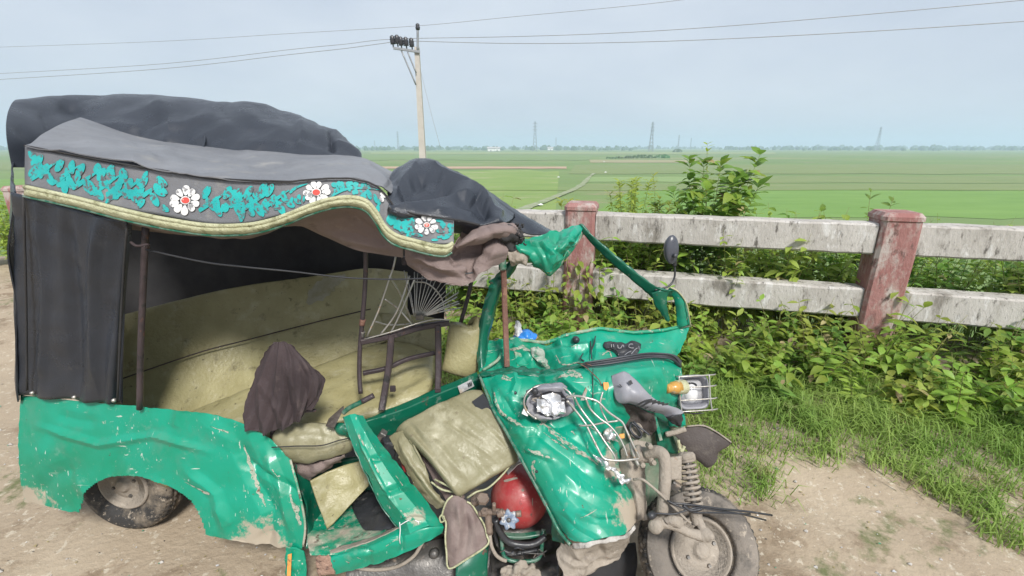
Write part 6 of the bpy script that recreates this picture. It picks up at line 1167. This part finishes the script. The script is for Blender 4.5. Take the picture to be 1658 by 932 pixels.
lathe('indicator_base', W(1098, 627, 1.545), Vector((-.9, -.35, .1)), [(.0245, .012), (.026, .006), (.026, -.03), (.02, -.035)], M['piping'], ti, 20)
# ---------------- wire guard thrown over the shield
gw = lambda P, r=.0032: tube('guard_rod', P, r, M['chrome'], A, 6)
gw([(917, 642, 1.35), (934, 641, 1.34), (950, 644, 1.33), (968, 650, 1.325), (984, 666, 1.315), (998, 676, 1.31), (1008, 684, 1.305), (1014, 696, 1.295), (1024, 718, 1.275), (1034, 738, 1.262), (1034, 742, 1.26), (1022, 744, 1.25), (1004, 745.5, 1.243), (984, 744, 1.24), (976, 740, 1.245), (968, 726, 1.265), (956, 702, 1.30), (947, 684, 1.325), (930, 662, 1.345), (918, 648, 1.35)], .0038)
gw([(930, 642, 1.34), (937, 656, 1.34), (948, 672, 1.325), (964, 692, 1.30), (980, 716, 1.27), (994, 736, 1.25), (998, 750, 1.245)]); gw([(948, 644, 1.33), (956, 662, 1.325), (972, 678, 1.31), (986, 688, 1.30), (1000, 704, 1.285), (1010, 722, 1.27), (1016, 740, 1.255)])
gw([(976, 634, 1.36), (972, 650, 1.345), (974, 664, 1.335), (982, 680, 1.32), (984, 686, 1.315)]); gw([(938, 689, 1.318), (958, 688, 1.31), (978, 684, 1.307), (1001, 681, 1.305)]); gw([(1020, 716, 1.29), (1026, 736, 1.275), (1034, 754, 1.26)], .006)
plate('guard_wing_nut', [(944, 638, 1.335), (949, 627, 1.34), (951, 632, 1.34), (946, 648, 1.33), (940, 648, 1.33)], .006, M['chrome'], A)
plate('orange_reflector', [(977, 619, 1.42), (985, 619, 1.42), (986, 626, 1.415), (982, 632, 1.41), (978, 630, 1.41)], .006, M['orange'], A); plate('orange_reflector', [(1003, 703, 1.34), (1011, 702, 1.34), (1011, 709, 1.335), (1003, 710, 1.335)], .006, M['orange'], A)
sheet('white_torn_metal', [[(960, 738, 1.265), (972, 742, 1.255), (984, 750, 1.25)], [(972, 750, 1.25), (986, 754, 1.24), (998, 760, 1.245)], [(990, 762, 1.235), (1000, 768, 1.24), (1010, 772, 1.25)], [(1008, 784, 1.23), (1016, 782, 1.235), (1024, 776, 1.25)]], M['alu'], A, (22, 30), .002, [(.016, 36, True), (.006, 80, True)], .008, 120)
sheet('white_torn_metal', [[(978, 696, 1.36), (988, 692, 1.36), (996, 700, 1.36)], [(976, 706, 1.35), (988, 704, 1.34), (1000, 710, 1.35)], [(984, 716, 1.34), (992, 714, 1.34), (1000, 716, 1.35)]], M['alu'], A, (16, 16), .002, [(.016, 50, True)], .006, 121)
# ---------------- grey plastic shroud
gp_ = sheet('grey_shroud', [
    [(990, 608, 1.455), (1000, 604, 1.45), (1010, 601, 1.45), (1018, 604, 1.455)], [(992, 628, 1.425), (1004, 624, 1.41), (1018, 620, 1.41), (1032, 616, 1.43)], [(1000, 651, 1.40), (1014, 645, 1.385), (1030, 637, 1.385), (1046, 632, 1.41)],
    [(1024, 655, 1.40), (1034, 652, 1.39), (1046, 647, 1.395), (1060, 645, 1.42)], [(1046, 664, 1.42), (1058, 660, 1.41), (1068, 656, 1.415), (1078, 654, 1.44)], [(1072, 671, 1.46), (1080, 668, 1.45), (1090, 665, 1.455), (1100, 662, 1.475)], [(1078, 676, 1.465), (1090, 673, 1.46), (1100, 672, 1.465), (1107, 668, 1.48)]], M['grey_plastic'], A, (26, 60), .004, [(.003, 10, False), (.0015, 24, True)], seed=122)
for k in range(5): bar('shroud_slot', [(1030 + k * 7, 657 + k * 2.2, 1.388 + k * .011), (1044 + k * 7, 649 + k * 1.6, 1.382 + k * .011), (1056 + k * 6.4, 646.5 + k * 1.8, 1.396 + k * .012)], .0022, .006, M['black_plastic'], gp_)
plate('shroud_window', [(1017, 617, 1.402), (1022, 615, 1.403), (1025, 621, 1.398), (1020, 623, 1.397)], .003, M['black_plastic'], gp_); plate('shroud_slit', [(1002, 622, 1.405), (1004, 621.5, 1.405), (1008, 626, 1.40), (1006, 626.5, 1.40)], .002, M['black_plastic'], gp_)
sheet('shroud_hook', [[(1078, 676, 1.455), (1090, 673, 1.45), (1104, 670, 1.47)], [(1084, 682, 1.46), (1094, 678, 1.455), (1106, 678, 1.475)], [(1096, 690, 1.475), (1102, 690, 1.47), (1104, 686, 1.48)]], M['black_plastic'], A, (14, 12), .003, [(.004, 30, True)], seed=123)
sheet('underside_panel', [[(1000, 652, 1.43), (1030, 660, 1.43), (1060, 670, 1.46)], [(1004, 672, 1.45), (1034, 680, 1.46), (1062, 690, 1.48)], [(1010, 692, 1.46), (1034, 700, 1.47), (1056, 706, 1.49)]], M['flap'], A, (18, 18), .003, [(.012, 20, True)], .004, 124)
sheet('green_gusset', [[(1052, 670, 1.50), (1066, 676, 1.50), (1080, 684, 1.51)], [(1060, 700, 1.51), (1074, 704, 1.51), (1090, 706, 1.52)], [(1066, 730, 1.51), (1082, 734, 1.51), (1100, 736, 1.52)]], M['green_dark'], A, (18, 20), .003, [(.006, 18, True)], .003, 125); bar('green_rib', [(1058, 668, 1.485), (1064, 690, 1.49), (1070, 712, 1.50)], .012, .006, M['green'], A)
sheet('green_side_scrap', [[(1080, 676, 1.52), (1094, 674, 1.53), (1108, 670, 1.55)], [(1084, 690, 1.52), (1096, 690, 1.53), (1109, 688, 1.55)]], M['green'], A, (12, 8), .003, [(.006, 18, True)], .003, 126)
tube('brake_hose_loop', [(1022, 684, 1.42), (1020, 694, 1.40), (1026, 704, 1.39), (1036, 708, 1.395), (1038, 702, 1.40), (1030, 690, 1.41), (1022, 684, 1.415)], .0045, M['black_plastic'], A, 8); tube('brake_hose_loop', [(1026, 682, 1.42), (1034, 690, 1.405), (1044, 698, 1.395), (1051, 704, 1.39)], .003, M['seal'], A, 6)
lathe('horn_shell', W(1031, 698, 1.42), (-.3, -.8, .4), [(0, .002), (.016, .004), (.024, .010), (.027, .004), (.024, -.02)], M['mud'], A, 24, squash=(.8, 1.1)); lathe('side_bolt', W(1053, 671, 1.47), (0, -.9, .4), [(0, .01), (.006, .008), (.008, 0)], M['chrome'], A, 10)
# ---------------- mud flap
sheet('mud_flap', [[(1088, 700, 1.50), (1102, 694, 1.50), (1116, 690, 1.50), (1139, 690, 1.50)], [(1094, 706, 1.49), (1112, 704, 1.485), (1134, 700, 1.485), (1160, 700, 1.49)], [(1106, 722, 1.475), (1124, 722, 1.465), (1146, 718, 1.465), (1183, 716, 1.475)], [(1124, 740, 1.46), (1136, 742, 1.45), (1150, 738, 1.45), (1164, 732, 1.46)], [(1144, 757, 1.45), (1150, 756, 1.445), (1156, 752, 1.445), (1162, 742, 1.455)]], M['flap'], A, (24, 34), .006, [(.004, 9, False)], .002, 127)
tube('flap_edge', [(1112, 690, 1.495), (1139, 689, 1.495), (1160, 699, 1.485), (1184, 716, 1.47)], .003, M['mud'], A, 6); tube('flap_bracket', [(1078, 703, 1.50), (1092, 700, 1.495), (1110, 694, 1.495)], .010, M['mud'], A, 8)
tube('flap_loop', [(1098, 712, 1.46), (1100, 724, 1.45), (1104, 730, 1.45), (1108, 722, 1.455)], .006, M['piping'], A, 8)
# ---------------- steering head, fork and spring
sheet('steering_head', [[(1006, 728, 1.36), (1020, 716, 1.36), (1034, 712, 1.37), (1050, 716, 1.40)], [(1004, 756, 1.33), (1018, 748, 1.31), (1032, 744, 1.32), (1044, 746, 1.36)], [(1012, 784, 1.30), (1024, 780, 1.275), (1036, 780, 1.29), (1046, 784, 1.34)], [(1024, 812, 1.27), (1032, 812, 1.25), (1040, 814, 1.265), (1048, 818, 1.32)], [(1028, 846, 1.22), (1036, 842, 1.215), (1042, 842, 1.235), (1048, 842, 1.29)]], M['mud'], A, (26, 44), .004, [(.008, 14, True), (.004, 34, False)], .003, 128)
hd = lathe('head_collar', W(1044, 736, 1.31), Vector((.93, -.30, .12)), [(.0, -.03), (.026, -.03), (.030, -.024), (.030, -.014), (.025, -.010), (.025, .012), (.032, .016), (.032, .026), (.026, .030), (0, .03)], M['mud'], A, 24)
for x, y in ((1040, 752), (1052, 722), (1058, 748)): lathe('collar_bolt', W(x, y, 1.275), (0, -.9, .4), [(0, .012), (.008, .010), (.010, 0), (.010, -.02)], M['mud'], hd, 6, sharp=True)
tube('fork_tube', [(1046, 735, 1.30), (1062, 731, 1.285), (1073, 736, 1.27), (1077, 752, 1.255), (1077, 775, 1.235), (1075, 800, 1.215), (1072, 834, 1.19)], [.019, .020, .020, .019, .019, .018, .017], M['mud'], A, 14)
sheet('fork_plate', [[(1080, 741, 1.262), (1092, 740, 1.262), (1104, 738, 1.27)], [(1080, 758, 1.25), (1092, 758, 1.25), (1104, 757, 1.256)], [(1081, 778, 1.236), (1092, 777, 1.236), (1104, 776, 1.242)]], M['mud'], A, (12, 12), .008, [(.001, 30, False)], .001, 129)
bar('fork_web', [(1086, 782, 1.25), (1098, 790, 1.245)], .02, .03, M['steel'], A)
s0, s1 = W(1112, 744, 1.285), W(1124, 818, 1.205); ax = s1 - s0; xh, yh, zh = basis(ax); NT = 8.5
tube('coil_spring', [s0 + ax * (k / 136) + (xh * math.cos(k / 16 * 2 * math.pi) + yh * math.sin(k / 16 * 2 * math.pi)) * (.021 + .003 * math.sin(k * .02)) for k in range(137)], .0048, M['mud'], A, 8, 273, world=True)
tube('damper_rod', [s0, s0 + ax * .5, s1], .009, M['steel'], A, 10, world=True)
lathe('spring_seat', s0 - ax * .02, ax, [(.0, -.022), (.022, -.02), (.028, -.012), (.028, .004), (.020, .006)], M['mud'], A, 20); lathe('spring_seat', s1, ax, [(.024, -.006), (.027, 0), (.027, .012), (.020, .016), (.018, .05), (.016, .055), (0, .055)], M['mud'], A, 20)
la = tube('link_arm', [(1058, 849, 1.175), (1076, 846, 1.165), (1096, 852, 1.155), (1116, 862, 1.15), (1140, 868, 1.145)], [.020, .017, .015, .014, .017], M['mud'], A, 12)
tag(la, 'mud-caked trailing link of the front fork')
lathe('arm_pivot', W(1064, 849, 1.165), (-.5, -.7, .3), [(0, .03), (.016, .03), (.021, .024), (.021, -.03), (0, -.03)], M['mud'], la, 18); lathe('axle_boss', W(1142, 866, 1.145), (.35, -.75, .5), [(0, .03), (.008, .03), (.009, .02), (.014, .02), (.015, .010), (.021, .008), (.022, -.03), (0, -.03)], M['mud'], la, 20)
sheet('arm_cover', [[(1074, 838, 1.165), (1092, 834, 1.16), (1106, 838, 1.16)], [(1078, 846, 1.15), (1094, 844, 1.145), (1108, 850, 1.15)], [(1084, 852, 1.15), (1098, 854, 1.14), (1110, 862, 1.145)]], M['mud'], la, (16, 12), .004, [(.004, 30, True)], .002, 130)
tube('shock_tube', [W(1125, 826, 1.195), W(1133, 846, 1.17), W(1140, 862, 1.15)], .013, M['mud'], A, 12, world=True)
tube('brake_cable', [(1026, 776, 1.25), (1040, 776, 1.23), (1056, 788, 1.215), (1076, 806, 1.195), (1094, 824, 1.175), (1112, 842, 1.16), (1118, 846, 1.16)], .0042, M['mud'], A, 8)
for P, r in (([(1054, 834, 1.17), (1064, 831, 1.165), (1090, 832, 1.16), (1112, 826, 1.165), (1130, 822, 1.17), (1160, 826, 1.19), (1200, 832, 1.22), (1240, 842, 1.25)], .0028), ([(1084, 814, 1.18), (1110, 816, 1.175), (1140, 820, 1.18), (1170, 824, 1.2), (1210, 828, 1.23), (1250, 834, 1.26)], .0034), ([(1080, 810, 1.18), (1100, 820, 1.17), (1124, 829, 1.165), (1160, 830, 1.18), (1215, 832, 1.22)], .0028), ([(1106, 818, 1.17), (1118, 826, 1.165), (1136, 824, 1.17)], .005)): tube('black_cable', P, r, M['black_plastic'], A, 6)
lathe('cable_knob', W(1055, 834, 1.165), (-.7, -.6, .2), [(0, .014), (.009, .012), (.012, .002), (.011, -.012), (0, -.014)], M['black_plastic'], A, 14)
# ---------------- wheels
def make_wheel(c, ax, R=.2):
    ax = Vector(ax).normalized(); k = R / .2
    prof = [(.106, .034), (.120, .046), (.145, .054), (.168, .052), (.182, .046), (.189, .040), (.194, .034), (.196, .026), (.192, .022), (.198, .018), (.199, .008), (.193, .004), (.193, -.004), (.199, -.008), (.198, -.018), (.192, -.022), (.196, -.026), (.194, -.034), (.189, -.040), (.182, -.046), (.168, -.052), (.145, -.054), (.120, -.046), (.106, -.034), (.10, 0)]
    def tread(a, i, r, h):
        q = int(a / (2 * math.pi) * 168) % 3
        if i in (5, 6, 7, 16, 17, 18) and q == 0: r -= .006
        if i in (9, 10, 13, 14) and (q + (1 if h > 0 else 2)) % 3 == 0: r -= .005
        return r * k, h * k
    wl = bpy.data.objects.new('wheel', None); C.objects.link(wl); wl.parent = A; wl.location = Vector(c) - ORIG[A.name]; wl.empty_display_size = .05; ORIG[wl.name] = Vector(c)
    lathe('tyre', c, ax, prof, M['rubber'], wl, 168, close=True, fn=tread)
    lathe('sidewall', c, ax, [(.108 * k, .0365), (.120 * k, .0475), (.145 * k, .0555), (.168 * k, .0535), (.181 * k, .0475), (.186 * k, .044), (.15 * k, .035)], M['dustrubber'], wl, 72, close=True)
    rm = lathe('rim', c, ax, [(.107 * k, .030), (.098 * k, .044), (.093 * k, .042), (.089 * k, .022), (.082 * k, .018), (.068 * k, .022), (.060 * k, .030), (.040 * k, .032), (.026 * k, .034), (.024 * k, .046), (.018 * k, .048), (0, .048)], M['mud'], wl, 48)
    x, y, z = basis(ax)
    for q in range(4): a = q * math.pi / 2 + .4; lathe('wheel_nut', Vector(c) + (x * math.cos(a) + y * math.sin(a)) * .05 * k + z * .030, ax, [(0, .008), (.006, .008), (.008, 0), (.008, -.004)], M['steel'], wl, 6, sharp=True)
    return wl
fw = make_wheel(W(1129, 888, 1.27), (.02, -.78, .60), .2); tag(fw, 'muddy front wheel leaning outward')
rw = make_wheel(W(212, 776, 1.60), (-.1, -.99, .05), .21); tag(rw, 'dusty rear wheel under the arch')
p_ = rw.location + ORIG[A.name]
# ---------------- small loose things around the wreck
bs = sheet('blue_bag', [[(828, 546, 2.05), (840, 534, 2.06), (856, 533, 2.06), (869, 543, 2.05)], [(828, 552, 2.0), (842, 545, 1.99), (858, 545, 1.99), (868, 550, 2.0)], [(830, 560, 2.0), (844, 558, 1.98), (858, 558, 1.98), (866, 560, 2.0)]], M['blue'], None, (24, 16), .002, [(.014, 22, True)], .004, 140); tag(bs, 'crumpled blue plastic bag behind the windscreen cowl', 'bag')
ws = sheet('white_rag', [[(834, 520, 2.06), (838, 518, 2.06), (843, 522, 2.06)], [(834, 532, 2.03), (840, 532, 2.02), (846, 534, 2.03)], [(832, 544, 2.02), (838, 546, 2.0), (844, 544, 2.02)]], M['white'], None, (10, 14), .002, [(.008, 30, True)], .004, 141); tag(ws, 'twisted white rag standing beside the blue bag', 'rag')
lathe('screen_ring', W(805, 554, 1.80), (0, -.7, .7), [(.016, -.003), (.019, 0), (.016, .003), (.013, 0)], M['steel'], A, 20, close=True); sheet('dash_scrap', [[(786, 560, 1.78), (800, 556, 1.78), (814, 556, 1.78)], [(788, 574, 1.74), (802, 572, 1.73), (816, 574, 1.74)], [(788, 588, 1.70), (802, 590, 1.69), (818, 592, 1.70)]], M['black_plastic'], A, (16, 14), .003, [(.016, 26, True)], .006, 142)
tube('peeled_trim', [(782, 599, 1.63), (796, 590, 1.64), (808, 580, 1.66), (812, 566, 1.69)], .006, M['green_dusty'], A, 8)

on_sheet(bpy.data.objects['seat_backrest'], [([(498, 492), (515, 474), (540, 456), (560, 446)], (3, 13, 10, 3))], mat('pale_sheen_vinyl', (.24, .225, .15), (.32, .305, .24), 20, .35, bump=.3, bscale=60, spots=[((.21, .19, .095), 22, .50, .25, .5)]), 'painted_sheen', .3, .003)  # pale patch painting a highlight onto the backrest
